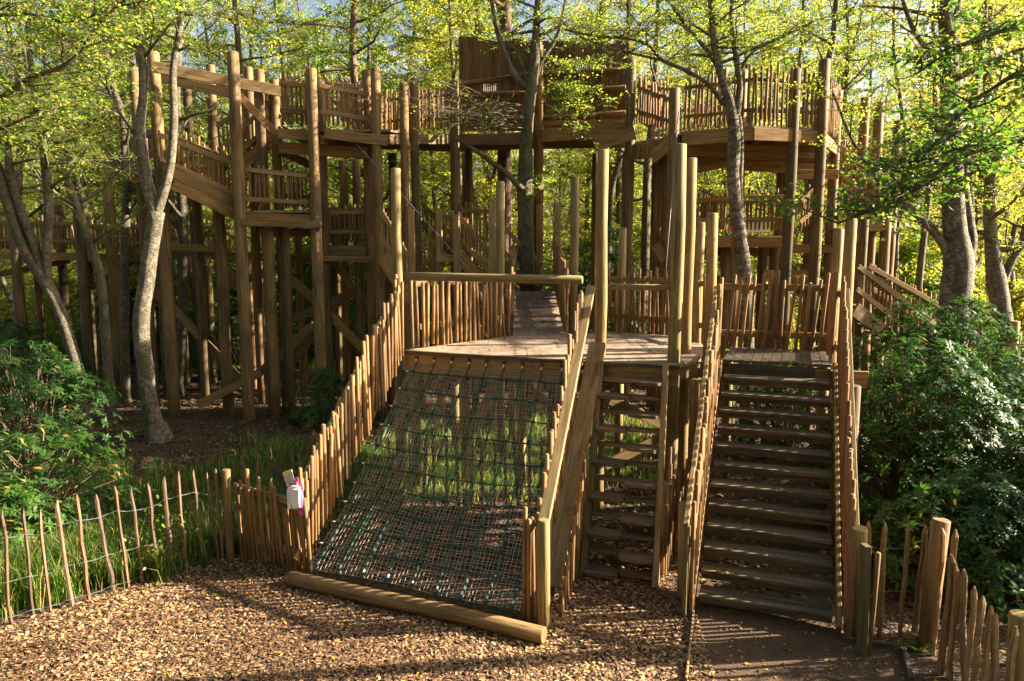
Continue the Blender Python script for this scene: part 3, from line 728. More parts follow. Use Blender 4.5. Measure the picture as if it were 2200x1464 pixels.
oriented_card('case_back', [(617, 1050), (626, 1045.5), (636, 1044.5), (643, 1050), (645, 1092), (630, 1094.5), (621, 1092), (617.5, 1085), (616, 1062)], 8.57, .05, M['white'], bx)
oriented_card('case_front', [(625, 1058), (630, 1053), (641, 1052), (643, 1090), (629, 1090), (624.5, 1083), (623, 1068)], 8.545, .024, M['white'], bx)
oriented_card('case_foot', [(618, 1087), (621, 1082.5), (626, 1086), (625, 1092), (621, 1095), (618.5, 1093)], 8.55, .02, M['white'], bx)
pk = thing('cloth', 'crumpled pink cloth tucked behind the white case on the picket fence', 'cloth', (W(645, 1080, 8.62).x, 8.62, 0))
oriented_card('cloth_sheet', [(632, 1027), (640, 1025), (641.5, 1036), (647, 1034), (651, 1048), (650, 1060), (652, 1075), (651, 1090), (652, 1108), (649, 1110), (641, 1103), (634, 1094)], 8.62, .012, M['pink'], pk)
for k in range(3):
    b = MB(); b.tube([W(638 + k * 4, 1036 + k * 8, 8.615), W(640 + k * 4, 1060 + k * 5, 8.60), W(641 + k * 4, 1098, 8.615)], [.01, .018, .008], 6); b.build('cloth_fold', M['pink'], pk)

# ================================================================== BRIDGE beyond the platform
br = thing('footbridge', 'gritty ramped footbridge between picket railings leading away from the low platform', 'bridge', (.3, 16, 0))
k0 = c0 + Vector((.04, .02, 0)); k1 = c1; Yf = 17.2; f0_ = W(1105, 626, Yf); f1_ = W(1192, 626, Yf)
b = MB(); P = [k0, k1, f1_, f0_]; V = [tuple(p + Vector((0, 0, .003))) for p in P] + [tuple(p - Vector((0, 0, .05))) for p in P]
b._add(V, [(v[0], v[2], v[1]) for v in V], [(0, 1, 2, 3), (7, 6, 5, 4), (0, 4, 5, 1), (1, 5, 6, 2), (2, 6, 7, 3), (3, 7, 4, 0)], [False] * 6, .6); b.build('deck', M['deck'], br)
for a, b_ in ((k0, f0_), (k1, f1_)): part('beam', 'sawn', br, a + Vector((0, 0, -.16)), b_ + Vector((0, 0, -.16)), .06, .22, name='joist')
panel(br, k1, f1_, (1.05, 1.35), sp=.062, rails=(.3, .85), back=-.04)
panel(br, k0 + Vector((-.03, .3, 0)), f0_, (1.0, 1.1), sp=.13, rails=(.3, .85), back=.04)
for (px, py, Y) in ((1058, 432, 15.2), (1158, 440, 17.9), (1198, 436, 17.3), (1216, 560, 14.2)):
    p = W(px, py, Y); part('beam', 'pale', br, (p.x, Y, -.05), p, .15, .15, up=(0, 1, 0), name='post', c=.012)
# steps at its far end
for i in range(2):
    z = f0_.z + .16 * (i + 1); a = W(1100, 600, Yf + .2 + i * .26).x; part('beam', 'sawn', br, (a, Yf + .2 + i * .26, z), (a + 1.0, Yf + .2 + i * .26, z), .26, .05, name='step')

# ================================================================== MIDDLE ZIGZAG STAIR (left of the bridge)
ms = thing('timber_staircase', 'zigzag picket-sided staircase with a small landing behind the left end of the log rail', 'stairs', (-1.5, 17, 0))
rail_px(ms, (985, 450, 540), (1058, 540, 620), 17.2, 17.2, sp=.08, mat='pale')
rail_px(ms, (940, 455, 545), (985, 452, 545), 17.6, 17.6, sp=.08, mat='pale')
rail_px(ms, (990, 440, 530), (1075, 440, 560), 18.3, 18.3, sp=.08, mat='pale')
rail_px(ms, (1078, 470, 570), (1165, 560, 640), 17.7, 17.6, sp=.12, mat='sawn', railmat='pale')
rail_px(ms, (822, 440, 545), (880, 540, 640), 16.6, 16.6, sp=.085, mat='pale')
rail_px(ms, (880, 555, 640), (945, 460, 560), 17.4, 17.4, sp=.08, mat='pale')
rail_px(ms, (905, 425, 500), (985, 505, 590), 19.4, 19.4, sp=.085, mat='pale')
for (a, b_, Y) in (((985, 548), (1060, 636), 17.1), ((822, 548), (880, 650), 16.55), ((885, 650), (945, 560), 17.35), ((1075, 565), (1165, 640), 17.65)):
    beam_px(ms, a, b_, Y, Y, .28, .06, name='stringer')
pl = [W(938, 548, 17.1), W(990, 548, 17.1), W(990, 548, 18.4), W(938, 548, 18.4)]; deck_poly(ms, pl, pl[0].z, .05, 'deck', 'landing')
beam_px(ms, (938, 556), (992, 556), 17.05, 17.05, .16)
for (px, py, Y) in ((883, 450, 17.0), (943, 450, 17.3), (980, 462, 17.0)):
    p = W(px, py, Y); part('beam', 'pale', ms, (p.x, Y, -.05), p, .15, .15, up=(0, 1, 0), name='post', c=.02)
for i in range(7):
    f = i / 7; p = W(990 + 70 * f, 552 + 82 * f, 17.3); part('beam', 'step', ms, p, p + Vector((0, .9, 0)), .24, .045, name='tread')
for (a, b_, Y) in (((905, 600), (1010, 600), 17.6), ((900, 660), (1000, 600), 17.5), ((1000, 720), (920, 600), 17.7), ((1020, 700), (1070, 620), 17.6)):
    beam_px(ms, a, b_, Y, Y, .2, .05, name='brace')
for (px, py, Y) in ((905, 590, 17.8), (1020, 610, 17.7), (1000, 560, 18.2)):
    p = W(px, py, Y); part('log', 'post', ms, (p.x, Y, -.05), p, .09, 10, name='post')

# ================================================================== LEFT STAIR TOWER
lt = thing('timber_tower', 'tall left tower of round posts with a sloping boarded ramp and picket landing', 'tower', (-7, 17.5, 0))
for (px, py, Y, r) in ((287, 145, 18.3, .12), (329, 112, 17.1, .135), (400, 165, 20.5, .12), (452, 140, 19.8, .125), (500, 112, 16.75, .135), (533, 145, 18.6, .115), (557, 150, 17.8, .125), (589, 172, 17.9, .115),
                       (668, 148, 16.75, .13), (686, 172, 17.5, .13)):
    post(lt, px, py, Y, r)
for (px, py, Y, r) in ((420, 400, 18.4, .12), (470, 440, 17.4, .13), (575, 480, 17.1, .125), (610, 480, 17.4, .12), (640, 480, 19.5, .11), (385, 520, 21, .09), (530, 520, 20.5, .10), (700, 520, 19.8, .11), (560, 560, 22, .1), (340, 500, 20.3, .11), (445, 540, 21.5, .1)):
    post(lt, px, py, Y, r)
# double boards along the ramp, its railing front and back
for dy, h in ((0, .25), (25, .25)):
    beam_px(lt, (372, 370 + dy), (510, 437 + dy * 1.05), 16.45, 16.95, h, .05)
rail_px(lt, (346, 283, 358), (507, 345, 436), 16.5, 17.0, sp=.105, railmat='pale', rails=(.22, .9))
rail_px(lt, (300, 300, 350), (350, 262, 345), 18.0, 17.2, sp=.11)
rail_px(lt, (355, 262, 350), (395, 300, 370), 18.4, 18.4, sp=.11)
rail_px(lt, (380, 285, 360), (500, 330, 430), 18.3, 18.2, sp=.11, jit=.08)
b = MB()
P = [W(345, 372, 17.05), W(512, 448, 17.0), W(512, 441, 18.2), W(345, 365, 18.2)]; V = [tuple(p) for p in P] + [tuple(p - Vector((0, 0, .05))) for p in P]
b._add(V, [(v[0], v[2], v[1]) for v in V], [(0, 1, 2, 3), (7, 6, 5, 4), (0, 4, 5, 1), (1, 5, 6, 2), (2, 6, 7, 3), (3, 7, 4, 0)], [False] * 6, .6); b.build('ramp_deck', M['deck'], lt)
pl = [W(283, 372, 17.1), W(372, 372, 17.05), W(372, 365, 19.3), W(283, 365, 19.3)]; deck_poly(lt, pl, pl[0].z, .05, 'deck', 'landing')
beam_px(lt, (283, 385), (350, 372), 17.2, 17.3, .22); beam_px(lt, (285, 395), (395, 395), 19.2, 19.2, .2)
# lower landing
z = W(600, 452, 16.8).z; pl = [W(523, 452, 16.85), W(672, 457, 16.85), Vector((W(672, 452, 16.9).x, 19.4, 0)), Vector((W(523, 452, 16.9).x, 19.4, 0))]; deck_poly(lt, pl, z, .05, 'deck', 'landing')
beam_px(lt, (526, 466), (676, 472), 16.8, 16.8, .19); beam_px(lt, (522, 478), (690, 484), 16.62, 16.62, .15, .07)
beam_px(lt, (560, 500), (700, 500), 18.8, 18.8, .2); beam_px(lt, (520, 476), (600, 492), 17, 19, .18)
rail_px(lt, (525, 357, 446), (664, 372, 452), 16.9, 16.9, sp=.115, railmat='pale', rails=(.2, .92))
rail_px(lt, (610, 360, 450), (700, 370, 450), 19.4, 19.2, sp=.12)
rail_px(lt, (675, 375, 450), (700, 375, 450), 16.9, 19.2, sp=.12)
# stair climbing right behind the posts to the high walkway
rail_px(lt, (470, 260, 350), (605, 165, 250), 18.9, 18.9, sp=.11, rails=(.3, .85))
rail_px(lt, (520, 270, 350), (605, 185, 275), 17.9, 17.9, sp=.11, rails=(.3, .85))
beam_px(lt, (455, 375), (610, 262), 18.8, 18.8, .26, .06, name='stringer'); beam_px(lt, (520, 355), (610, 280), 17.85, 17.85, .26, .06, name='stringer')
for i in range(8):
    f = (i + .5) / 8; p = W(470 + 135 * f, 362 - 100 * f, 18.0); part('beam', 'step', lt, p, p + Vector((0, .8, 0)), .24, .045, name='tread')
# roof-like beams over the tower
beam_px(lt, (327, 143), (605, 197), 16.75, 17.75, .24, .07); beam_px(lt, (330, 165), (505, 203), 18.6, 18.6, .22, .07)
beam_px(lt, (508, 200), (606, 302), 17.0, 17.4, .17, .07, name='brace')
for (a, b_, Y) in (((612, 590), (740, 700), 17.9), ((620, 690), (800, 520 + 90), 17.9), ((425, 872), (560, 800), 16.95), ((560, 800), (672, 700), 17.3), ((350, 640), (520, 820), 18.5), ((300, 590), (360, 660), 18.5),
                   ((610, 800), (680, 710), 18.6), ((710, 680), (830, 800), 17.6), ((480, 620), (640, 560), 19.6), ((470, 600), (560, 590), 20.4)):
    beam_px(lt, a, b_, Y, Y + .15, .2, .06, name='brace')

# ================================================================== HIGH WALKWAY between tower and hut
hw = thing('timber_walkway', 'high timber walkway with picket railing between the left tower and the boarded hut', 'walkway', (-3, 17.3, 0))
z6 = W(700, 281, 17.2).z
pl = [W(598, 275, 17.0), W(700, 281, 17.0), W(832, 290, 17.0), W(985, 292, 18.5), Vector((W(985, 292, 18.5).x, 20.2, 0)), Vector((W(598, 275, 17).x, 19.3, 0))]; deck_poly(hw, pl, z6, .05, 'deck', 'deck')
beam_px(hw, (598, 287), (672, 292), 16.92, 16.92, .22); beam_px(hw, (697, 287), (832, 303), 16.92, 16.92, .22); beam_px(hw, (820, 300), (985, 300), 16.95, 18.45, .22)
beam_px(hw, (600, 318), (790, 330), 17.4, 17.4, .26, .08); beam_px(hw, (690, 300), (760, 320), 17.0, 18.6, .2); beam_px(hw, (600, 325), (690, 365), 17.8, 18.4, .18, name='brace')
beam_px(hw, (820, 312), (1000, 318), 18.7, 18.7, .2)
rail_px(hw, (604, 165, 272), (664, 170, 276), 17.0, 17.0, sp=.11, jit=.07); rail_px(hw, (690, 170, 274), (795, 190, 288), 16.85, 17.15, sp=.11, railmat='pale', jit=.07)
rail_px(hw, (600, 162, 262), (800, 175, 270), 19.2, 19.2, sp=.11, jit=.07)
rail_px(hw, (815, 205, 288), (975, 190, 284), 17.05, 18.5, sp=.12, round_rail=True, rw=.07, jit=.06); rail_px(hw, (815, 200, 285), (975, 195, 280), 18.8, 20.0, sp=.14, round_rail=True, rw=.07)
for (px, py, Y, r) in ((787, 152, 17.6, .12), (806, 147, 17.0, .115), (867, 178, 17.0, .105), (889, 168, 17.4, .105), (976, 175, 18.35, .125), (1007, 320, 19.6, .095), (765, 345, 20.5, .12), (735, 345, 20.5, .11), (843, 330, 19, .11)):
    post(hw, px, py, Y, r)
# deck below it
md = thing('timber_walkway', 'shaded lower walkway with pickets between the two clusters of tall posts', 'walkway', (-4.8, 18, 0))
pl = [W(690, 528, 17.7), W(808, 528, 17.7), Vector((W(808, 528, 17.7).x, 20, 0)), Vector((W(690, 528, 17.7).x, 20, 0))]; z = W(700, 528, 17.7).z; deck_poly(md, pl, z, .05, 'deck', 'deck')
beam_px(md, (690, 541), (830, 544), 17.6, 17.6, .22); beam_px(md, (680, 555), (800, 558), 17.3, 17.3, .13)
rail_px(md, (703, 445, 524), (790, 445, 524), 17.7, 17.7, sp=.12, railmat='pale'); rail_px(md, (700, 440, 520), (840, 440, 520), 20, 20, sp=.12)
rail_px(md, (690, 250, 330), (690, 250, 330), 18, 19, sp=.5)
for (px, Y) in ((720, 19.8), (770, 17.9), (795, 19.7), (828, 17.9)):
    part('log', 'backpost', md, (W(px, 520, Y).x, Y, -.05), W(px, 460, Y), .11, 10, name='post')
for (a, b_, Y) in (((715, 660), (800, 600), 18.3), ((715, 560), (820, 700), 18.9)): beam_px(md, a, b_, Y, Y, .18, .06, name='brace')

# left low walkway
lw = thing('timber_walkway', 'long low walkway with picket railing crossing behind the leaning trees at far left', 'walkway', (-14, 20, 0))
z = W(100, 548, 20).z; pl = [W(-80, 548, 20), W(320, 548, 20), Vector((W(320, 548, 20).x, 21.8, 0)), Vector((W(-80, 548, 20).x, 21.8, 0))]; deck_poly(lw, pl, z, .05, 'deck', 'deck')
beam_px(lw, (-80, 549), (165, 552), 19.9, 19.9, .2); beam_px(lw, (165, 552), (330, 556), 19.95, 19.95, .2)
rail_px(lw, (-80, 468, 540), (165, 470, 540), 20, 20, sp=.115, jit=.07); rail_px(lw, (175, 476, 542), (318, 480, 543), 20, 20, sp=.115, jit=.07); rail_px(lw, (-60, 475, 538), (320, 482, 540), 21.8, 21.8, sp=.13)
for (px, py, Y, r) in ((28, 478, 19.8, .12), (168, 452, 19.4, .14), (232, 400, 19.5, .15), (300, 540, 20.2, .1), (75, 540, 21.6, .1), (190, 540, 21.6, .1), (-40, 478, 19.8, .12)):
    post(lw, px, py, Y, r)
beam_px(lw, (272, 540), (490, 545), 18.9, 18.9, .18, .07); beam_px(lw, (360, 530), (460, 535), 18.0, 18.0, .16, .07); beam_px(lw, (455, 550), (690, 556), 18.6, 18.6, .2, .07)
beam_px(lw, (0, 590), (150, 560), 21, 21, .16, name='brace'); beam_px(lw, (160, 640), (290, 560), 21.3, 21.3, .14, name='brace')
rail_px(lw, (365, 480, 540), (500, 480, 542), 21.5, 21.5, sp=.13, jit=.07)
# thatched shelter roof at left
sh = thing('shelter_roof', 'low shingled shelter roof on posts half hidden behind the forked birch', 'shelter', (-12, 22.5, 0))
b = MB(); c_ = W(240, 372, 22.6)
for k in range(8):
    for i in range(14):
        f = i / 14; y0 = 21.6 + k * .14; z0 = c_.z - .28 + k * .09
        b.beam((c_.x - 1.35 + f * 2.9, y0, z0), (c_.x - 1.35 + f * 2.9 + .19, y0, z0 + rnd.uniform(-.01, .02)), .3, .03, up=(0, -.5, .85))
b.build('shingles', M['board'], sh)
part('beam', 'board', sh, (c_.x - 1.4, 21.7, c_.z - .4), (c_.x + 1.55, 21.7, c_.z - .4), .1, .16, name='beam')
for x in (-1.2, 1.3):
    for y in (21.8, 22.8): part('log', 'backpost', sh, (c_.x + x, y, -.05), (c_.x + x, y, c_.z - .3), .12, 10, name='post')

# ================================================================== HUT
hut = thing('lookout_hut', 'dark boarded lookout hut on a high deck with small mesh windows', 'hut', (1, 18, 0))
def HYf(px, d=0): return 18.9 - 1.6 * (px - 986) / 366 + d
def boards(x0, x1, yt0, yt1, yb0, yb1, d=0, nm='wall', win=None):
    Y0, Y1 = HYf(x0, d), HYf(x1, d)
    n = int((W(x1, 200, Y1) - W(x0, 200, Y0)).length / .155); b = MB()
    for i in range(n):
        f = (i + .5) / n; px = x0 + (x1 - x0) * f; Y = Y0 + (Y1 - Y0) * f; top = W(px, yt0 + (yt1 - yt0) * f + rnd.uniform(-5, 5), Y); bot = W(px, yb0 + (yb1 - yb0) * f, Y); bot.x = top.x
        segs = [(bot, top)]
        if win and win[0] < px < win[1]:
            a = W(px, win[3], Y); c = W(px, win[2], Y); a.x = c.x = top.x; segs = [(bot, a), (c, top)]
        for s_, e_ in segs:
            o_ = Vector((0, .012 * (i % 2), 0)); b.beam(s_ + o_, e_ + o_, .17 if rnd.random() > .08 else .15, .022, up=(0.09, 1, 0), c=.003)
    b.build(nm, M['board'], hut)
boards(986, 1150, 82, 88, 282, 282, win=(1040, 1072, 182, 196))
boards(1165, 1352, 88, 92, 280, 272, win=(1240, 1272, 133, 147))
boards(988, 1352, 95, 95, 280, 275, 2.5)
for a in ((1056, 189), (1256, 140)):
    b = MB(); Y = HYf(a[0])
    for k in range(9): b.tube([W(a[0] - 17 + k * 4.2, a[1] - 8, Y - .01), W(a[0] - 17 + k * 4.2, a[1] + 8, Y - .01)], .004, 4)
    for k in range(5): b.tube([W(a[0] - 17, a[1] - 8 + k * 4, Y + .04), W(a[0] + 17, a[1] - 8 + k * 4, Y - .06)], .004, 4)
    b.build('mesh_window', M['ferrule'], hut)
for (a, b_) in (((986, 180), (1140, 160)), ((986, 203), (1145, 200)), ((1165, 157), (1350, 150)), ((1165, 200), (1345, 188)), ((1165, 254), (1345, 242)), ((986, 255), (1140, 252))):
    part('log', 'backpost', hut, W(*a, HYf(a[0], -.09)), W(*b_, HYf(b_[0], -.09)), .052, 9, name='log_rail')
pl = [W(985, 292, HYf(985, -.2)), W(1362, 285, HYf(1362, -.2)), Vector((W(1362, 285, 17.1).x, 20.2, 0)), Vector((W(985, 285, 18.7).x, 21.4, 0))]; deck_poly(hut, pl, W(1100, 288, HYf(1100)).z, .05, 'deck', 'deck')
def hb(a, b_, d, h, w=.05): beam_px(hut, a, b_, HYf(a[0], d), HYf(b_[0], d), h, w)
hb((985, 300), (1150, 300), -.25, .26); hb((1165, 292), (1352, 278), -.25, .3, .06); hb((985, 314), (1350, 308), 1.3, .22)
beam_px(hut, (1276, 312), (1364, 286), 16.75, 16.75, .27, .07); hb((1165, 265), (1345, 262), -.12, .1, .04)
for (px, py, Y, r) in ((1157, 98, HYf(1157, -.2), .12), (1356, 128, 16.95, .115), (1346, 330, 17.8, .1), (1090, 330, 21.0, .12), (1280, 330, 20.3, .1), (1000, 330, 21, .1)):
    post(hut, px, py, Y, r)

# ================================================================== SHORT BRIDGE hut to right deck
sb = thing('timber_walkway', 'short high walkway with close pickets joining the hut to the right deck', 'walkway', (3.3, 17, 0))
P0, P1 = W(1364, 274, 17.0), W(1440, 292, 16.2)
rail_px(sb, (1366, 172, 268), (1440, 202, 288), 17.0, 16.2, sp=.085, round_rail=True, rw=.09, railmat='post', jit=.07)
rail_px(sb, (1366, 168, 262), (1450, 180, 275), 18.6, 18.0, sp=.09, round_rail=True, rw=.08, jit=.07)
deck_poly(sb, [P0, P1, P1 + Vector((.4, 1.7, 0)), P0 + Vector((0, 1.7, 0))], P1.z - .02, .06, 'deck', 'deck')
for i in range(9):
    f = i / 8; p = P0.lerp(P1, f); part('beam', 'sawn', sb, Vector((p.x, p.y - .08, P1.z - .42)), Vector((p.x, p.y - .08, P1.z - .08)), .09, .05, up=(0, 1, 0), name='slat')
beam_px(sb, (1358, 318), (1412, 330), 17.4, 16.9, .2); beam_px(sb, (1402, 338), (1456, 296), 16.5, 15.9, .3, .08)

# ================================================================== RIGHT TOWER
rt = thing('timber_tower', 'right tower with a high picketed deck above a second deck, on round posts', 'tower', (6, 16.5, 0))
zr = W(1600, 282, 15.6).z
R0, R1, R2, R3 = W(1466, 290, 15.7), W(1620, 270, 14.9), W(1762, 292, 15.3), W(1800, 290, 17.5)
pts = [R0, R1, R2, R3, Vector((R3.x - 1, 19.5, 0)), Vector((R0.x - .2, 18.8, 0))]
deck_poly(rt, pts, zr, .05, 'deck', 'deck')
def edge(a, b_, drop, h, w=.06):
    a = Vector((a.x, a.y, zr - drop)); b_ = Vector((b_.x, b_.y, zr - drop)); part('beam', 'sawn', rt, a, b_, w, h, name='beam')
edge(R0, R1, .16, .24); edge(R1, R2, .16, .24); edge(R2, R3, .16, .22)
for i in range(6):
    f = (i + .5) / 6; a = R0.lerp(R1, f) if f < .5 else R1.lerp(R2, (f - .5) * 2); edge(a + Vector((0, .1, 0)), Vector((a.x + .2, 19, 0)), .15, .18, .05)
beam_px(rt, (1458, 322), (1770, 328), 15.9, 15.9, .25, .08); beam_px(rt, (1440, 345), (1760, 340), 17.6, 17.6, .24, .08); beam_px(rt, (1468, 370), (1560, 352), 16.4, 16.9, .16, .07); beam_px(rt, (1560, 352), (1765, 365), 17.8, 17.8, .26, .08)
beam_px(rt, (1690, 375), (1800, 375), 16.4, 16.4, .2, .07)
for (a, b_, n) in ((R0, R1, 1), (R1, R2, 1), (R2, R3, 1)):
    a = Vector((a.x, a.y, zr)); b_ = Vector((b_.x, b_.y, zr)); panel(rt, a, b_, (1.1, 1.1), sp=.1, railmat='post', round_rail=True, rw=.075, jit=.09, rails=(.28, .8))
a = Vector((R0.x - .1, 18.6, zr)); b_ = Vector((R3.x, 18.9, zr)); panel(rt, a, b_, 1.1, sp=.12, railmat='post', round_rail=True, rw=.075, jit=.09)
for (px, py, Y, r) in ((1450, 190, 16.1, .12), (1418, 300, 17.5, .11), (1436, 300, 17.2, .12), (1410, 320, 18.2, .1), (1596, 150, 16.0, .11), (1710, 148, 15.2, .115), (1772, 128, 15.3, .115), (1800, 195, 17.4, .12), (1700, 340, 17.9, .12), (1860, 210, 19, .12), (1590, 340, 17.8, .13), (1680, 340, 18, .12), (1745, 480, 17.5, .13)):
    post(rt, px, py, Y, r)
# lower deck
zl = W(1600, 506, 16.8).z; pl = [W(1492, 506, 16.8), W(1705, 506, 16.8), Vector((W(1705, 506, 16.8).x, 19, 0)), Vector((W(1492, 506, 16.8).x, 19, 0))]; deck_poly(rt, pl, zl, .05, 'deck', 'deck')
beam_px(rt, (1492, 519), (1710, 521), 16.7, 16.7, .24); beam_px(rt, (1492, 540), (1700, 542), 18.2, 18.2, .2); beam_px(rt, (1690, 535), (1790, 535), 17.2, 17.2, .2)
rail_px(rt, (1494, 420, 500), (1560, 415, 500), 16.8, 16.8, sp=.1, railmat='pale'); rail_px(rt, (1600, 412, 500), (1690, 412, 500), 16.8, 16.8, sp=.1, railmat='pale')
rail_px(rt, (1490, 425, 498), (1700, 420, 498), 19, 19, sp=.12)
for (a, b_, Y) in (((1408, 525), (1428, 560), 17), ((1700, 460), (1760, 405), 16.9), ((1640, 590), (1760, 590), 17.4), ((1655, 600), (1760, 605), 17.0)): beam_px(rt, a, b_, Y, Y, .2, .06, name='brace')
for px in (1500, 1560, 1640, 1665): part('log', 'backpost', rt, (W(px, 520, 17.6).x, 17.6, -.05), W(px, 515, 17.6), .11, 10, name='post')
cv = thing('banner', 'small white and pink sheet lit by sun on the lower right deck', 'banner', (5.4, 17.1, 0))
oriented_card('banner_sheet', [(1600, 478), (1652, 478), (1655, 498), (1602, 500)], 17.1, .01, M['white'], cv)
oriented_card('banner_edge', [(1563, 487), (1598, 487), (1600, 497), (1563, 497)], 17.1, .01, M['pink'], cv)
cv = thing('shade_sail', 'grey canvas shade sail slung under the lower right deck', 'canvas', (5.9, 18.6, 0))
oriented_card('canvas_sheet', [(1632, 540), (1668, 541), (1668, 600), (1655, 585)], 18.6, .01, M['canvas'], cv)

# ================================================================== RIGHT DESCENDING STAIR
rs = thing('timber_staircase', 'long picket-sided staircase descending behind the rhododendron from the right tower', 'stairs', (9, 18, 0))
rail_px(rs, (1715, 420, 505), (1770, 370, 455), 16.4, 16.6, sp=.1)
rail_px(rs, (1790, 270, 350), (1905, 400, 480), 18.2, 18.2, sp=.11); rail_px(rs, (1800, 300, 400), (1900, 420, 500), 16.8, 16.8, sp=.11, railmat='pale')
rail_px(rs, (1836, 560, 650), (2010, 690, 790), 14.2, 14.8, sp=.11, railmat='pale'); rail_px(rs, (1860, 560, 640), (2040, 660, 760), 15.8, 16.2, sp=.11)
beam_px(rs, (1836, 665), (2015, 805), 14.15, 14.75, .28, .06, name='stringer'); beam_px(rs, (1790, 365), (1905, 495), 18.1, 18.1, .28, .06, name='stringer')
pl = [W(1790, 490, 16.4), W(1905, 490, 16.4), W(1905, 490, 18.4), W(1790, 490, 18.4)]; deck_poly(rs, pl, pl[0].z, .05, 'deck', 'landing')
beam_px(rs, (1848, 480), (1896, 482), 16.3, 16.3, .32, .06); beam_px(rs, (1790, 505), (1850, 505), 16.35, 16.35, .3, .06)
for (px, py, Y, r) in ((1907, 430, 16.6, .12), (1918, 440, 17.6, .11), (1858, 470, 15.6, .09), (1890, 220, 18.4, .12), (1930, 260, 19.5, .11), (1808, 500, 15.0, .1)): post(rs, px, py, Y, r)
for i in range(8):
    f = i / 8; p = W(1845 + 160 * f, 660 + 130 * f, 14.3 + .5 * f); part('beam', 'step', rs, p, p + Vector((0, 1.1, 0)), .26, .045, name='tread')
fr2 = thing('picket_fence', 'distant pale post and picket fence in sun at the far right edge', 'fence', (10, 15, 0))
rail_px(fr2, (2080, 715, 790), (2190, 705, 800), 15.5, 14.5, sp=.16, mat='pale', railmat='pale')
post(fr2, 2180, 690, 14.4, .1, 'pale'); post(fr2, 2195, 790, 13.6, .1, 'pale')

# cables
for (nm, a, Ya, b_, Yb, lab) in (('guy_cable', (757, 300), 17, (1062, 640), 14.5, 'thin steel cable slanting down from the high walkway behind the log rail'),
                            ('guy_cable', (1458, 240), 15.9, (1420, 712), 13.6, 'thin white cable hanging beside the tall round posts right of the ladder')):
    b = MB(); b.tube([W(*a, Ya), W(*b_, Yb)], .009, 6); tag(b.build(nm, M['steel']), lab, 'cable')

# ================================================================== TREES
def px_path(pts, Y):
    P = []; Rr = []
    for q in pts:
        y = Y + (q[3] if len(q) > 3 else 0); P.append(W(q[0], q[1], y)); Rr.append(q[2] / 2 / 1600 * y)
    return P, Rr
def smooth_path(P, Rr, k=3, wob=.02):
    out = []; rr = []; n = len(P)
    for i in range(n - 1):
        p0 = P[max(i - 1, 0)]; p1 = P[i]; p2 = P[i + 1]; p3 = P[min(i + 2, n - 1)]
        for j in range(k):
            t = j / k; q = .5 * ((2 * p1) + (p2 - p0) * t + (2 * p0 - 5 * p1 + 4 * p2 - p3) * t * t + (3 * p1 - p0 - 3 * p2 + p3) * t ** 3)
            r = Rr[i] + (Rr[i + 1] - Rr[i]) * t; out.append(q + Vector((rnd.uniform(-1, 1), rnd.uniform(-1, 1), 0)) * wob * r * 2); rr.append(r * rnd.uniform(.96, 1.05))
    out.append(P[-1]); rr.append(Rr[-1]); return out, rr
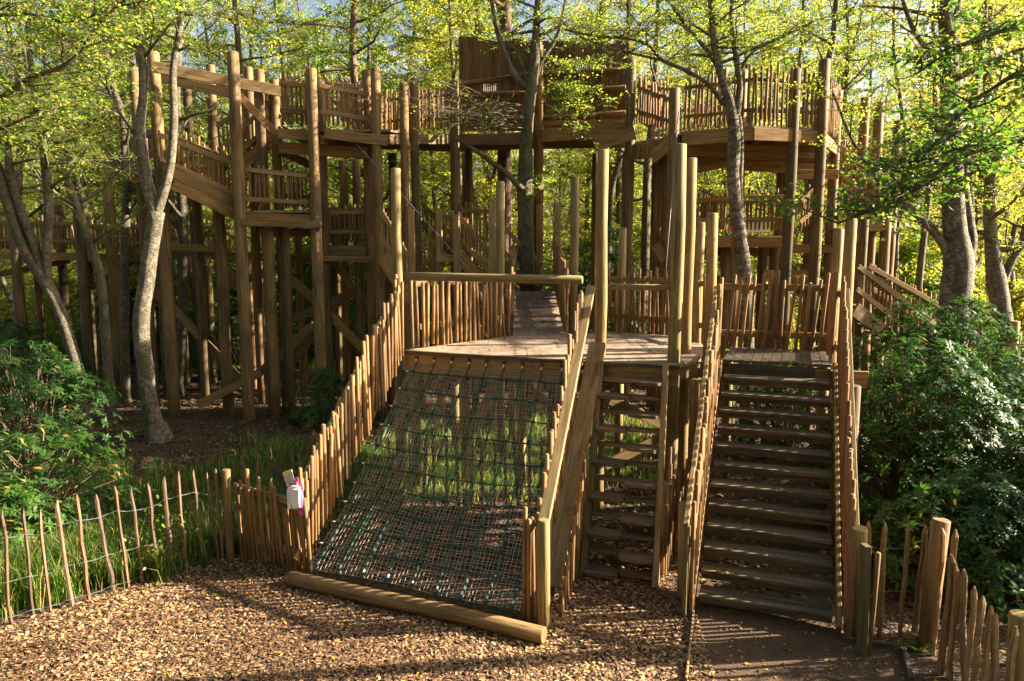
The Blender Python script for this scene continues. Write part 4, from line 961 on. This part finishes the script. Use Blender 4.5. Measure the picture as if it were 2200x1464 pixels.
class Tree:
    def __init__(s, name, label, cat, base, group=None, barkm='birch', leafm='leaf', lsize=.055):
        s.root = thing(name, label, cat, base, group); s.tb = MB(); s.wb = MB(); s.P = []; s.D = []; s.barkm = barkm; s.leafm = leafm; s.lsize = lsize * .88
    def limb(s, P, Rr, n=9):
        P = list(P); Rr = list(Rr)
        if P[0].z < .3 and Rr[0] > .06:
            d = (P[1] - P[0]).normalized(); r0 = Rr[0]; P = [P[0] - Vector((0, 0, .05)), P[0] + d * .16, P[0] + d * .45] + P[1:]; Rr = [r0 * 1.75, r0 * 1.25, r0 * 1.04] + Rr[1:]
        P, Rr = smooth_path(P, Rr); s.tb.tube(P, Rr, n); return P, Rr
    def twig(s, p, d, L, nl, droop=.25, spread=.05, bare=False):
        path = [p]; q = p.copy(); dd = d.normalized(); k = 4
        for i in range(k):
            dd = (dd + Vector((rnd.gauss(0, .16), rnd.gauss(0, .16), rnd.gauss(0, .1) - droop * .25))).normalized(); q = q + dd * L / k; path.append(q)
        s.wb.tube(path, [.004 + .004 * L, .004 + .002 * L, .0035, .003, .002], 3, cap=False)
        if bare: return
        for i in range(int(nl * 1.35)):
            f = rnd.uniform(.15, 1) * k; j = min(int(f), k - 1); c = path[j].lerp(path[j + 1], f - j)
            s.P.append((c.x + rnd.gauss(0, spread), c.y + rnd.gauss(0, spread), c.z + rnd.gauss(0, spread * .6)))
            s.D.append((dd.x + rnd.gauss(0, .8), dd.y + rnd.gauss(0, .8), dd.z * .5 - .25 + rnd.gauss(0, .5)))
    def branch(s, p, d, L, r, ntw, nl, tl=.7, droop=.15, up=.15, bare=0):
        path = [p]; q = p.copy(); dd = d.normalized(); k = 5
        for i in range(k):
            dd = (dd + Vector((rnd.gauss(0, .17), rnd.gauss(0, .17), rnd.gauss(0, .1) + up * .2))).normalized(); q = q + dd * L / k; path.append(q)
        s.tb.tube(path, [r * (1 - .8 * i / k) for i in range(k + 1)], 6)
        for i in range(ntw):
            f = (.12 + .88 * (i + rnd.random()) / ntw) * k; f = min(f, k - .01); j = int(f); c = path[j].lerp(path[j + 1], f - j)
            a = rnd.uniform(0, 2 * math.pi); t = Vector((math.cos(a), math.sin(a), rnd.uniform(-.35, .6))) + dd * .6
            s.twig(c, t, tl * rnd.uniform(.6, 1.25), nl, droop, bare=rnd.random() < bare)
        return path
    def crown_on(s, P, Rr, f0, n, L, ntw=10, nl=22, tl=.7, droop=.2, bias=None, el=(.0, .8)):
        m = len(P)
        for i in range(n):
            f = (f0 + (1 - f0) * (i + rnd.random()) / n) * (m - 1); f = min(f, m - 1.01); j = int(f); c = P[j].lerp(P[j + 1], f - j)
            a = i * 2.4 + rnd.uniform(-.5, .5); d = Vector((math.cos(a), math.sin(a), rnd.uniform(*el)))
            if bias: d += Vector(bias)
            s.branch(c, d, L * rnd.uniform(.55, 1.15) * (1.1 - .45 * f / m), max(.012, Rr[j] * .45), ntw, nl, tl, droop)
    def finish(s):
        s.tb.build('trunk', M[s.barkm], s.root)
        if s.wb.v: s.wb.build('twigs', M['twig'], s.root)
        if s.P: leaf_mesh('crown', np.array(s.P), np.array(s.D), s.lsize, M[s.leafm], s.root)
        return s.root

# forked birch front left
Y = 15.05
T = Tree('birch_tree', 'forked pale birch with moss at its foot, standing before the left tower', 'tree', G(342, 945), leafm='leaf')
P, Rr = px_path([(345, 955, 44), (334, 920, 38), (322, 870, 34), (312, 790, 34), (303, 690, 34), (314, 610, 33), (325, 530, 31), (336, 455, 34)], Y); T.limb(P, Rr, 12)
La, Ra = px_path([(338, 465, 28), (318, 405, 25), (306, 330, 22), (300, 270, 21), (308, 200, 17), (303, 100, 15), (292, 0, 13), (285, -150, 10), (290, -320, 5)], Y); La, Ra = T.limb(La, Ra)
Lb, Rb = px_path([(334, 465, 24), (354, 405, 20), (368, 340, 18), (374, 250, 17), (372, 150, 15), (388, 50, 12), (400, -90, 9), (415, -260, 5)], Y); Lb, Rb = T.limb(Lb, Rb)
Lc, Rc = px_path([(290, 290, 6), (262, 250, 5), (230, 190, 4), (205, 150, 3)], Y); Lc, Rc = T.limb(Lc, Rc, 6)
Ld, Rd = px_path([(300, 245, 8), (316, 190, 6), (318, 130, 5), (330, 60, 4)], Y); T.limb(Ld, Rd, 6)
T.crown_on(La, Ra, .58, 15, 2.1, 10, 24); T.crown_on(Lb, Rb, .62, 13, 2.1, 10, 24); T.crown_on(Lc, Rc, .3, 5, 1.2, 8, 22, .6)
for i in range(7): T.branch(rnd.choice(Lc[3:]), Vector((-1, rnd.uniform(-.5, .5), rnd.uniform(-.3, .3))), 1.5, .012, 9, 6, .6, bare=.5)
T.finish()

# leaning pair far left
Y = 14.8
T = Tree('leaning_tree', 'mossy silver tree leaning left with two stems at the far left', 'tree', (W(165, 790, Y).x, Y, 0), barkm='greybark')
T.limb(*px_path([(200, 1010, 26), (175, 860, 24), (160, 770, 24), (125, 660, 26), (88, 590, 26), (50, 530, 25), (20, 440, 24), (0, 380, 22), (-30, 300, 20), (-80, 150, 16)], Y), 10)
P, Rr = T.limb(*px_path([(95, 600, 16), (75, 530, 18), (40, 440, 18), (20, 360, 17), (18, 300, 12), (30, 230, 8)], Y)); T.crown_on(P, Rr, .6, 6, 1.4, 9, 20)
P, Rr = T.limb(*px_path([(108, 640, 16), (100, 540, 18), (105, 450, 19), (100, 380, 18), (90, 300, 14), (70, 180, 12), (60, 40, 10), (70, -100, 6)], Y)); T.crown_on(P, Rr, .35, 16, 2.0, 10, 24)
T.finish()
# thin stems left
for k, (pts, Y, lab) in enumerate((
    ([(232, 800, 22), (222, 640, 20), (200, 540, 18), (160, 430, 16), (125, 340, 14), (85, 260, 12), (60, 150, 9), (40, 20, 6)], 16.4, 'thin dark ivy-clad tree bending left beside the low walkway'),
    ([(262, 760, 20), (268, 600, 18), (270, 480, 18), (272, 400, 17), (262, 250, 15), (240, 180, 12), (222, 60, 9), (215, -80, 6)], 18.8, 'slender straight grey tree left of the forked birch'),
    ([(384, 850, 24), (392, 700, 22), (396, 560, 20), (390, 420, 20), (383, 300, 18), (380, 200, 15), (385, 60, 12), (380, -100, 8)], 19.6, 'grey birch rising behind the boarded ramp of the left tower'),
    ([(192, 700, 16), (190, 560, 15), (186, 470, 14), (140, 300, 12), (110, 230, 10), (96, 120, 8), (90, -40, 6)], 20.6, 'thin curving tree between the leaning tree and the low walkway'))):
    T = Tree('slender_tree', lab, 'tree', (W(pts[0][0], 700, Y).x, Y, 0), barkm='bark' if k in (0, 3) else 'greybark', leafm='leaf')
    P, Rr = px_path(pts, Y); P[0].z = -.05; P, Rr = T.limb(P, Rr); T.crown_on(P, Rr, .45, 18, 2.0, 10, 24); T.finish()

# dark tree in front of the hut
Y = 17.7
T = Tree('beech_tree', 'dark smooth tree in front of the boarded hut with flat green sprays', 'tree', (W(1130, 600, Y).x, Y, 0), barkm='bark', leafm='leaf', lsize=.06)
P, Rr = px_path([(1132, 800, 34), (1132, 600, 34), (1130, 500, 35), (1128, 400, 34), (1130, 320, 28), (1136, 240, 26), (1142, 190, 25), (1150, 130, 22), (1152, 60, 16), (1160, -60, 12), (1165, -200, 6)], Y); P[0].z = -.05; P, Rr = T.limb(P, Rr, 12); T.crown_on(P, Rr, .80, 14, 1.7, 8, 16)
Q, S_ = T.limb(*px_path([(1124, 410, 14), (1090, 375, 12), (1050, 345, 11), (1018, 322, 8), (980, 300, 5)], Y - .2), 7)
for (pts, n) in (([(1132, 190, 16), (1105, 160, 14), (1082, 110, 12), (1062, 40, 10), (1050, -60, 7)], 6), ([(1150, 180, 12), (1165, 130, 10), (1200, 70, 8), (1220, -30, 6)], 6), ([(1140, 200, 10), (1110, 110, 8), (1085, 105, 6)], 2)):
    Q, S_ = T.limb(*px_path(pts, Y), 7); T.crown_on(Q, S_, .45, n, 1.4, 8, 15)
# bare twiggy spray to the left, flat leafy spray to the right
for i in range(26):
    a = W(1120 + rnd.uniform(-20, 15), 235 + rnd.uniform(-10, 50), Y - .5)
    T.branch(a, Vector((-1, rnd.uniform(-.7, 0), rnd.uniform(-.12, .22))), rnd.uniform(1.3, 3.6), .011, 10, 5, .5, .1, .0, bare=.55)
for i in range(17):
    a = W(1165 + rnd.uniform(-10, 25), 150 + rnd.uniform(-30, 80), Y - .8)
    T.branch(a, Vector((1, rnd.uniform(-.5, .2), rnd.uniform(-.55, .15))), rnd.uniform(.8, 1.9), .010, 10, 14, .4, .1, -.2)
for i in range(5):
    a = W(1135, 410 + rnd.uniform(-30, 40), Y - .3); T.branch(a, Vector((rnd.choice((-1, 1)), -.3, .1)), .8, .008, 6, 14, .35)
T.finish()
# pine-like reddish trunk behind
T = Tree('pine_tree', 'reddish thick trunk standing behind the dark tree and hut', 'tree', (W(1085, 500, 21).x, 21, 0), barkm='pine', leafm='leaf_d', lsize=.09)
P, Rr = px_path([(1085, 640, 32), (1084, 400, 30), (1083, 300, 29), (1085, 100, 26), (1088, -100, 20)], 21); P[0].z = -.05; P, Rr = T.limb(P, Rr); T.crown_on(P, Rr, .7, 12, 2.2, 10, 18); T.finish()

# twin-stem birch right of the ladder
Y = 13.9
T = Tree('birch_tree', 'twin-stemmed birch rising behind the stair landing through the right tower', 'tree', (W(1600, 700, Y).x, Y, 0), barkm='birch_rough', leafm='leaf')
P, Rr = px_path([(1612, 820, 34), (1603, 690, 32), (1600, 590, 32), (1590, 520, 30), (1580, 440, 27), (1575, 370, 26), (1578, 300, 27), (1570, 230, 23), (1552, 170, 18), (1536, 110, 15), (1530, 40, 13), (1522, -60, 10), (1515, -220, 5)], Y); P[0].z = -.05; P, Rr = T.limb(P, Rr, 12); T.crown_on(P, Rr, .74, 14, 1.8, 10, 22)
for (pts, n) in (([(1602, 560, 14), (1594, 470, 13), (1590, 400, 12), (1592, 320, 12), (1588, 250, 11)], 0), ([(1580, 260, 16), (1590, 190, 12), (1578, 100, 12), (1572, 20, 10), (1580, -120, 6)], 9),
                 ([(1556, 225, 11), (1520, 180, 9), (1470, 150, 8), (1424, 130, 8), (1390, 95, 7), (1340, 82, 6), (1280, 78, 5), (1212, 64, 4)], 9), ([(1424, 130, 6), (1370, 118, 5), (1300, 100, 4), (1245, 80, 3)], 5),
                 ([(1582, 260, 8), (1590, 160, 7), (1620, 110, 6), (1690, 75, 5), (1760, 40, 4)], 6), ([(1560, 175, 10), (1520, 110, 9), (1470, 50, 8), (1430, -10, 6)], 6)):
    Q, S_ = T.limb(*px_path(pts, Y), 7)
    if n: T.crown_on(Q, S_, .35, n, 1.2, 8, 18, .55)
T.finish()

# big birch at right, its neighbour
Y = 13.6
T = Tree('birch_tree', 'thick old birch with cracked white bark above the rhododendron at right', 'tree', (W(2050, 800, Y).x, Y, 0), barkm='birch_rough', leafm='leaf_y', lsize=.06)
P, Rr = px_path([(2040, 900, 64), (2045, 740, 62), (2052, 640, 62), (2060, 570, 62), (2052, 500, 48), (2048, 420, 42), (2046, 320, 40), (2042, 220, 38), (2040, 120, 34), (2030, 20, 26), (2025, -120, 18), (2030, -300, 8)], Y); P[0].z = -.05; P, Rr = T.limb(P, Rr, 14); T.crown_on(P, Rr, .58, 16, 2.2, 10, 20)
for (pts, n) in (([(2060, 580, 30), (2085, 530, 26), (2078, 460, 24), (2070, 380, 20), (2085, 250, 16), (2110, 120, 12), (2120, -40, 8)], 9), ([(2050, 580, 22), (2030, 530, 20), (1990, 480, 19), (1945, 440, 16), (1915, 415, 12), (1880, 380, 9), (1830, 300, 7), (1790, 200, 5)], 10),
                 ([(2044, 200, 14), (2000, 120, 12), (1960, 60, 9), (1930, -30, 6)], 6)):
    Q, S_ = T.limb(*px_path(pts, Y), 8)
    if n: T.crown_on(Q, S_, .45, n, 1.5, 9, 20, .6)
T.finish()
Y = 14.6
T = Tree('mossy_tree', 'mossy twin-stemmed tree beside the thick birch near the right edge', 'tree', (W(2150, 750, Y).x, Y, 0), barkm='birch', leafm='leaf_y', lsize=.06)
P, Rr = px_path([(2165, 900, 42), (2158, 740, 40), (2150, 660, 38), (2140, 600, 40), (2130, 520, 26), (2125, 440, 22), (2130, 300, 18), (2120, 150, 15), (2130, 0, 10), (2140, -150, 6)], Y); P[0].z = -.05; P, Rr = T.limb(P, Rr, 10); T.crown_on(P, Rr, .5, 14, 2.0, 10, 20)
for (pts, n) in (([(2150, 620, 20), (2168, 570, 18), (2195, 520, 14), (2210, 430, 12), (2205, 250, 10), (2190, 60, 8)], 10), ([(2165, 745, 10), (2190, 715, 9), (2225, 690, 7)], 0)):
    Q, S_ = T.limb(*px_path(pts, Y), 8)
    if n: T.crown_on(Q, S_, .4, n, 1.5, 9, 20, .6)
T.finish()
for k, (pts, Y, lab) in enumerate((
    ([(1735, 700, 24), (1740, 480, 22), (1752, 330, 20), (1762, 200, 18), (1790, 90, 14), (1800, -60, 9)], 19.5, 'slender leaning tree just right of the right tower'),
    ([(1960, 760, 16), (1975, 600, 15), (1995, 420, 13), (2010, 250, 11), (2005, 60, 8), (2010, -80, 5)], 20, 'thin young tree slanting between the descending stair and the thick birch'),
    ([(1935, 700, 12), (1925, 520, 12), (1945, 420, 10), (1940, 260, 9), (1920, 100, 7), (1925, -60, 5)], 21.5, 'thin upright sapling behind the descending stair'),
    ([(1385, 620, 18), (1388, 450, 17), (1392, 340, 16), (1405, 220, 13), (1412, 60, 10), (1420, -120, 6)], 21, 'dark slender tree seen under the short high walkway'),
    ([(1300, 600, 15), (1312, 430, 14), (1330, 350, 13), (1345, 200, 11), (1350, 40, 8), (1345, -100, 5)], 23, 'slanting thin tree seen under the right end of the hut'))):
    T = Tree('slender_tree', lab, 'tree', (W(pts[0][0], 600, Y).x, Y, 0), barkm='bark', leafm='leaf_y')
    P, Rr = px_path(pts, Y); P[0].z = -.05; P, Rr = T.limb(P, Rr); T.crown_on(P, Rr, .5, 14, 2.0, 10, 22); T.finish()

# overhanging trees near the camera: trunks outside the frame, boughs reaching in
Y = 7.4
T = Tree('hazel_tree', 'broad-leaved tree at the right edge whose dark boughs overhang the rhododendron', 'tree', (7.4, 7.6, 0), barkm='bark', leafm='leaf_d', lsize=.075)
P0 = [Vector((7.4, 7.6, -.05)), Vector((7.3, 7.55, 2)), Vector((7.1, 7.5, 4.2)), Vector((6.9, 7.4, 6.5)), Vector((6.8, 7.2, 9))]; T.limb(P0, [.12, .11, .1, .08, .04])
for (pts, n, L) in (([(2350, 260, 16), (2200, 300, 13), (2120, 318, 12), (2050, 345, 10), (1990, 390, 9), (1940, 425, 7), (1880, 450, 5), (1800, 480, 4)], 15, .9), ([(2300, 120, 12), (2200, 150, 10), (2120, 200, 8), (2060, 250, 7), (2010, 310, 6), (1950, 350, 4)], 12, .8),
                    ([(2350, 40, 8), (2200, 60, 7), (2080, 90, 6), (1980, 150, 4)], 7, .8)):
    Q, S_ = T.limb(*px_path(pts, Y), 7); T.crown_on(Q, S_, .25, int(n * 1.2), L, 8, 10, .38, el=(-.4, .4))
T.finish()
T = Tree('overhanging_tree', 'tree beyond the upper left corner whose dark bough sweeps down leftwards', 'tree', (-9.5, 9.4, 0), barkm='bark', leafm='leaf', lsize=.06)
P0 = [Vector((-9.5, 9.4, -.05)), Vector((-9.3, 9.4, 3)), Vector((-9.0, 9.4, 6)), Vector((-8.8, 9.4, 10))]; T.limb(P0, [.16, .14, .12, .06])
for (pts, n, L) in (([(-300, 320, 18), (-100, 260, 15), (0, 212, 12), (60, 170, 10), (130, 145, 9), (175, 110, 7), (205, 60, 6), (255, 10, 5), (300, -20, 4)], 17, 1.0), ([(-200, 60, 12), (-50, 40, 9), (60, 30, 7), (150, 50, 5), (230, 20, 4)], 12, 1.1), ([(-100, 300, 8), (20, 270, 6), (90, 230, 4)], 7, .8)):
    Q, S_ = T.limb(*px_path(pts, 9.4), 7); T.crown_on(Q, S_, .3, n, L, 8, 14, .45, el=(-.2, .5))
T.finish()

# ------------------------------------------------------------------ background trees, then unseen shade trees (copies share their mesh)
def proto_tree(name, h, r, crown0, n, L, leafm, barkm, label, group, lsize=.085, ntw=11, nl=40, tl=1.0):
    T = Tree(name, label, 'tree', (0, 0, 0), group, barkm, leafm, lsize)
    P = [Vector((0, 0, -.1))]; x = y = 0
    for i in range(1, 8):
        x += rnd.gauss(0, .22); y += rnd.gauss(0, .22); P.append(Vector((x, y, h * i / 7)))
    P, Rr = T.limb(P, [r * (1 - .85 * i / 7) for i in range(8)], 8)
    T.crown_on(P, Rr, crown0, n, L, ntw, nl, tl); return T.finish()
def copy_tree(o, loc, rz, sc, label=None):
    c = o.copy(); C.objects.link(c); c.location = loc; c.rotation_euler = (0, 0, rz); c.scale = (sc, sc, sc)
    if label: c['label'] = label
    for ch in o.children:
        d = ch.copy(); C.objects.link(d); d.parent = c
    return c
GB = 'woodland trees behind the timber towers'
protos = [proto_tree('woodland_tree', 14, .13, .22, 34, 2.6, 'leaf', 'birch', 'green birch among the woodland around the timber towers', GB),
          proto_tree('woodland_tree', 15, .14, .30, 34, 2.8, 'leaf_y', 'bark', 'yellowing tree among the woodland around the timber towers', GB, .09),
          proto_tree('woodland_tree', 12, .11, .12, 32, 2.4, 'leaf_y', 'birch', 'young yellow-green tree with low branches among the woodland around the towers', GB, .085),
          proto_tree('woodland_tree', 16, .17, .42, 34, 3.0, 'leaf', 'pine', 'tall green tree with a bare lower trunk in the woodland around the towers', GB, .095)]
spots = []
r2 = random.Random(5)
def free(x, y, d):
    return all((x - a) ** 2 + (y - b) ** 2 > d * d for a, b in spots)
for (ya, yb2, n, d) in ((23, 30, 22, 2.0), (30, 42, 44, 2.2), (42, 60, 60, 2.5)):
    k = 0; tr = 0
    while k < n and tr < 3000:
        tr += 1; y = r2.uniform(ya, yb2); x = r2.uniform(-.76, .80) * y
        if free(x, y, d): spots.append((x, y)); k += 1
spots += [(-8.2, 23.5), (-4.2, 24.6), (-1.2, 23.2), (-11.5, 25), (3.4, 25.4), (-6, 27.5), (-2.6, 29)]
for i, (x, y) in enumerate(spots):
    pr_ = protos[[2, 0, 1, 3][i % 4]]
    sc = r2.uniform(.85, 1.25)
    if i < 4: pr_ = protos[i]; pr_.location = (x, y, 0); pr_.scale = (sc, sc, sc)
    else: copy_tree(pr_, (x, y, 0), r2.uniform(0, 6.28), sc)

for (x, y) in ((-15, -6), (-10, -8.5), (-5, -7), (-1, -9.5), (4, -7.5), (9, -8), (14, -6), (-13, -1), (-12.5, 3.5), (-14, 8), (-17, 12), (-7, -13), (1, -14), (8, -13), (15, -11), (-2.5, -6), (6.5, -5.5), (12, -3.5), (-9, -4.5), (-18, 17), (-16, 2)):  # unseen trees added behind and beside the camera to cut ambient sky light
    copy_tree(protos[r2.choice((0, 1, 2, 2))], (x, y, 0), r2.uniform(0, 6.28), r2.uniform(.85, 1.1))
tall = protos[3]
for (x, y, q) in ((-6.5, 1.5, 1.05), (-5.5, -2.5, 1.1), (-1.2, -3.5, 1.05), (3.6, -3.2, 1.1), (6.8, 1.5, 1.0), (-9.5, 5.0, 1.1), (8.5, -2.5, 1.1), (-3, -8, 1.3), (4, -10, 1.3), (-12, 0, 1.2), (12, -6, 1.3), (0, -17, 1.4), (-10, -10, 1.4), (10, -12, 1.4), (-14, 10, 1.2)):  # high crowns out of view, added as a canopy to block sky light
    copy_tree(tall, (x, y, 0), r2.uniform(0, 6.28), q)
# shrubs of the understory
def shrub_cloud(name, label, cx, cy_, h, rx, ry, n, leafm, lsize, group=None):
    t = thing(name, label, 'shrub', (cx, cy_, 0), group); b = MB(); P = []; D = []
    for i in range(n):
        a = rnd.uniform(0, 6.283); e = rnd.random() ** .6; z = h * (.12 + .88 * rnd.random() ** .8); rr = math.sqrt(max(.05, 1 - (z / h) ** 2.2)) * e
        tip = Vector((cx + rx * rr * math.cos(a), cy_ + ry * rr * math.sin(a), z)); d = Vector((math.cos(a) * rr, math.sin(a) * rr, .6)).normalized()
        if i % 5 == 0:
            b.tube([Vector((cx + rnd.uniform(-.2, .2), cy_ + rnd.uniform(-.2, .2), -.03)), tip.lerp(Vector((cx, cy_, tip.z * .3)), .5), tip], [.016, .01, .005], 5, cap=False)
        for k in range(13):
            P.append(tuple(tip + Vector((rnd.gauss(0, .14), rnd.gauss(0, .14), rnd.gauss(0, .11))))); D.append((d.x + rnd.gauss(0, .7), d.y + rnd.gauss(0, .7), rnd.gauss(0, .5)))
    b.build('stems', M['twig'], t); leaf_mesh('foliage', np.array(P), np.array(D), lsize, M[leafm], t); return t
GS = 'understory shrubs behind the timber structures'
sA = shrub_cloud('shrub', 'leafy green shrub in the understory behind the timber structures', 0, 0, 3.4, 1.9, 1.6, 700, 'leaf', .11, GS)
sB = shrub_cloud('shrub', 'yellow-green shrub in the understory behind the timber structures', 0, 0, 2.6, 2.0, 1.6, 600, 'leaf_y', .11, GS)
sC = shrub_cloud('shrub', 'dark green shrub in the understory behind the timber structures', 0, 0, 3.0, 1.8, 1.6, 700, 'leaf_d', .12, GS)
first = {0: True, 1: True, 2: True}; k = 0
for (ya, yb2, n) in ((24, 31, 20), (31, 45, 24), (45, 58, 22)):
    for i in range(n):
        y = r2.uniform(ya, yb2); x = (-.74 + 1.5 * (i + r2.random()) / n) * y; q = r2.choice((0, 0, 1, 2, 1)); o = (sA, sB, sC)[q]; sc = r2.uniform(.8, 1.4) * (1.15 if y > 40 else 1)
        if first[q]: o.location = (x, y, 0); o.scale = (sc, sc, sc); first[q] = False
        else: copy_tree(o, (x, y, 0), r2.uniform(0, 6.28), sc)
# far wood as one mass
n = 90000
y = nr.uniform(60, 78, n); x = nr.uniform(-62, 66, n); z = nr.uniform(0, 1, n) ** .9 * (15 + 3.5 * np.sin(x * .35) + 2 * np.sin(x * .9 + 1))
o = leaf_mesh('distant_woodland', np.stack([x, y, z], 1), nr.randn(n, 3), .42, M['leaf_y'], None, flat=.2)
tag(o, 'hazy mass of distant yellow-green woodland filling the gaps', 'woodland', kind='stuff')

# ================================================================== RHODODENDRONS
def rhodo(label, cx, cy_, h, rx, ry, n, mat='rhodo', ll=.125, group=None, low=.05, wide=.30):
    t = thing('rhododendron', label, 'shrub', (cx, cy_, 0), group); b = MB(); V = []; rv = []
    ph = rnd.uniform(0, 6)
    for i in range(n):
        a = rnd.uniform(0, 6.283); zf = low + (1 - low) * rnd.random() ** .75; e = 1 - .45 * rnd.random() ** 2.2
        lump = 1 + .16 * math.sin(3 * a + ph) * math.cos(5 * zf) + .1 * math.sin(7 * a + 3 * zf)
        rr = math.sqrt(max(.03, 1 - zf ** 2.4)) * e * lump; z = h * zf * (.9 + .2 * math.sin(4 * a + ph) * .5)
        tip = Vector((cx + rx * rr * math.cos(a), cy_ + ry * rr * math.sin(a), z)); ax = Vector((math.cos(a) * rr * .8, math.sin(a) * rr * .8, .55 + zf * .4)) + Vector((rnd.gauss(0, .25), rnd.gauss(0, .25), 0)); ax.normalize()
        if i % 7 == 0:
            m_ = tip.lerp(Vector((cx, cy_, tip.z * .25)), .5) + Vector((rnd.gauss(0, .1), rnd.gauss(0, .1), rnd.gauss(0, .06)))
            b.tube([Vector((cx + rnd.uniform(-.3, .3), cy_ + rnd.uniform(-.3, .3), -.03)), m_, tip - ax * .05], [.02, .012, .005], 5, cap=False)
        u = ax.cross(Vector((0, 0, 1)) if abs(ax.z) < .95 else Vector((1, 0, 0))).normalized(); v = ax.cross(u); k = rnd.randint(7, 11); tone = rnd.random()
        for j in range(k):
            th = 2 * math.pi * j / k + rnd.uniform(-.2, .2); o_ = u * math.cos(th) + v * math.sin(th); el = rnd.uniform(-.25, .55)
            d = (o_ + ax * el).normalized(); L = ll * rnd.uniform(.65, 1.15); sd2 = d.cross(ax).normalized() * L * wide * .5; up = sd2.cross(d).normalized()
            if up.dot(ax) < 0: up = -up
            b0_ = tip + d * .01; m1 = tip + d * L * .45; tp = tip + d * L - up * L * .18
            V.append([b0_, m1 - sd2 + up * L * .04, tip + d * L * .8 - sd2 * .6 - up * L * .07, tp, tip + d * L * .8 + sd2 * .6 - up * L * .07, m1 + sd2 + up * L * .04]); rv.append(min(1, max(0, tone * .55 + rnd.random() * .4)) if rnd.random() > .02 else 1.0)
    b.build('stems', M['twig'], t)
    V = np.array([[tuple(p) for p in f] for f in V]); quads('foliage', V, 6, M[mat], t, np.array(rv), [(0, 1, 5), (1, 2, 4, 5), (2, 3, 4)]); return t
rhodo('tall glossy rhododendron pressed against the right side of the wide stairs', 5.75, 10.2, 2.75, 1.45, 1.4, 1300)
rhodo('broad rhododendron in the middle of the right thicket below the thick birch', 7.3, 10.6, 2.6, 1.6, 1.5, 1200)
rhodo('low dark rhododendron directly behind the right paling fence', 5.5, 8.45, 1.35, 1.35, .9, 900, ll=.12)
rhodo('rhododendron at the right frame edge above the fence corner post', 6.9, 8.6, 2.15, 1.1, 1.1, 900)
rhodo('high rhododendron climbing behind the stair landing posts', 7.0, 13.0, 3.1, 1.35, 1.1, 800)
rhodo('rhododendron between the thick birch and the distant pale fence', 9.1, 12.3, 2.3, 1.5, 1.3, 800)
rhodo('tall shaded rhododendron under the leaning tree at far left', -8.9, 13.4, 2.3, 1.6, 1.3, 560)
rhodo('leggy sunlit rhododendron just behind the grass at left', -6.9, 10.4, 1.5, 1.45, 1.05, 400, 'rhodo_l', .12)
rhodo('light green rhododendron behind the left end of the paling fence', -6.6, 8.95, 1.15, 1.1, .7, 360, 'rhodo_l', .115)
rhodo('small shaded rhododendron among the posts behind the net guard', -4.1, 16.2, 1.3, .8, .7, 260, 'rhodo')
rhodo('large dark rhododendron in the background right of the footbridge', 2.6, 21.5, 4.6, 1.7, 1.4, 700, 'rhodo', .17)
rhodo('background rhododendron between the hut posts and the right tower', 5.2, 21.8, 3.4, 1.7, 1.4, 600, 'rhodo', .17)
rhodo('low rhododendron seen through the pickets behind the stair landing', 5.1, 13.9, 2.0, 1.1, .8, 420, 'rhodo_l', .12)
rhodo('dark rhododendron under the low walkway at far left', -12.3, 18.0, 2.2, 2.2, 1.4, 700, 'rhodo', .14)
rhodo('shaded rhododendron behind the forest of posts under the left tower', -8.5, 22.3, 2.6, 2.2, 1.3, 600, 'rhodo', .16)
rhodo('rhododendron hiding the lower end of the descending staircase', 7.6, 12.2, 3.15, 1.3, 1.0, 900)
# fern at the fence corner
fn = thing('fern', 'small green fern at the foot of the right fence post', 'fern', (4.0, 6.95, 0)); V = []
c_ = G(1968, 1400)
for i in range(9):
    a = rnd.uniform(0, 6.28); d = Vector((math.cos(a), math.sin(a), 0)); L = rnd.uniform(.2, .34)
    for k in range(14):
        f = (k + 1) / 15; p = c_ + d * L * f + Vector((0, 0, L * (.9 * f - .75 * f * f) + .02)); w = .075 * math.sin(math.pi * min(1, f * .9 + .12)); s_ = Vector((-d.y, d.x, 0))
        for sg_ in (-1, 1): V.append([p, p + s_ * sg_ * w * .5 + d * .012, p + s_ * sg_ * w + Vector((0, 0, -.008)), p + s_ * sg_ * w * .5 - d * .008])
quads('fronds', np.array([[tuple(q) for q in f] for f in V]), 4, M['grass'], fn)
# bramble in the grass
rhodo('rhododendron thicket added beyond the right paling fence just outside the frame', 6.9, 6.4, 2.5, 1.2, 1.3, 600)  # unseen bush, added to keep sun streaks off the soil path
shrub_cloud('bramble', 'small leafy bramble growing through the left paling fence', -4.25, 8.75, .75, .3, .25, 22, 'leaf', .06)
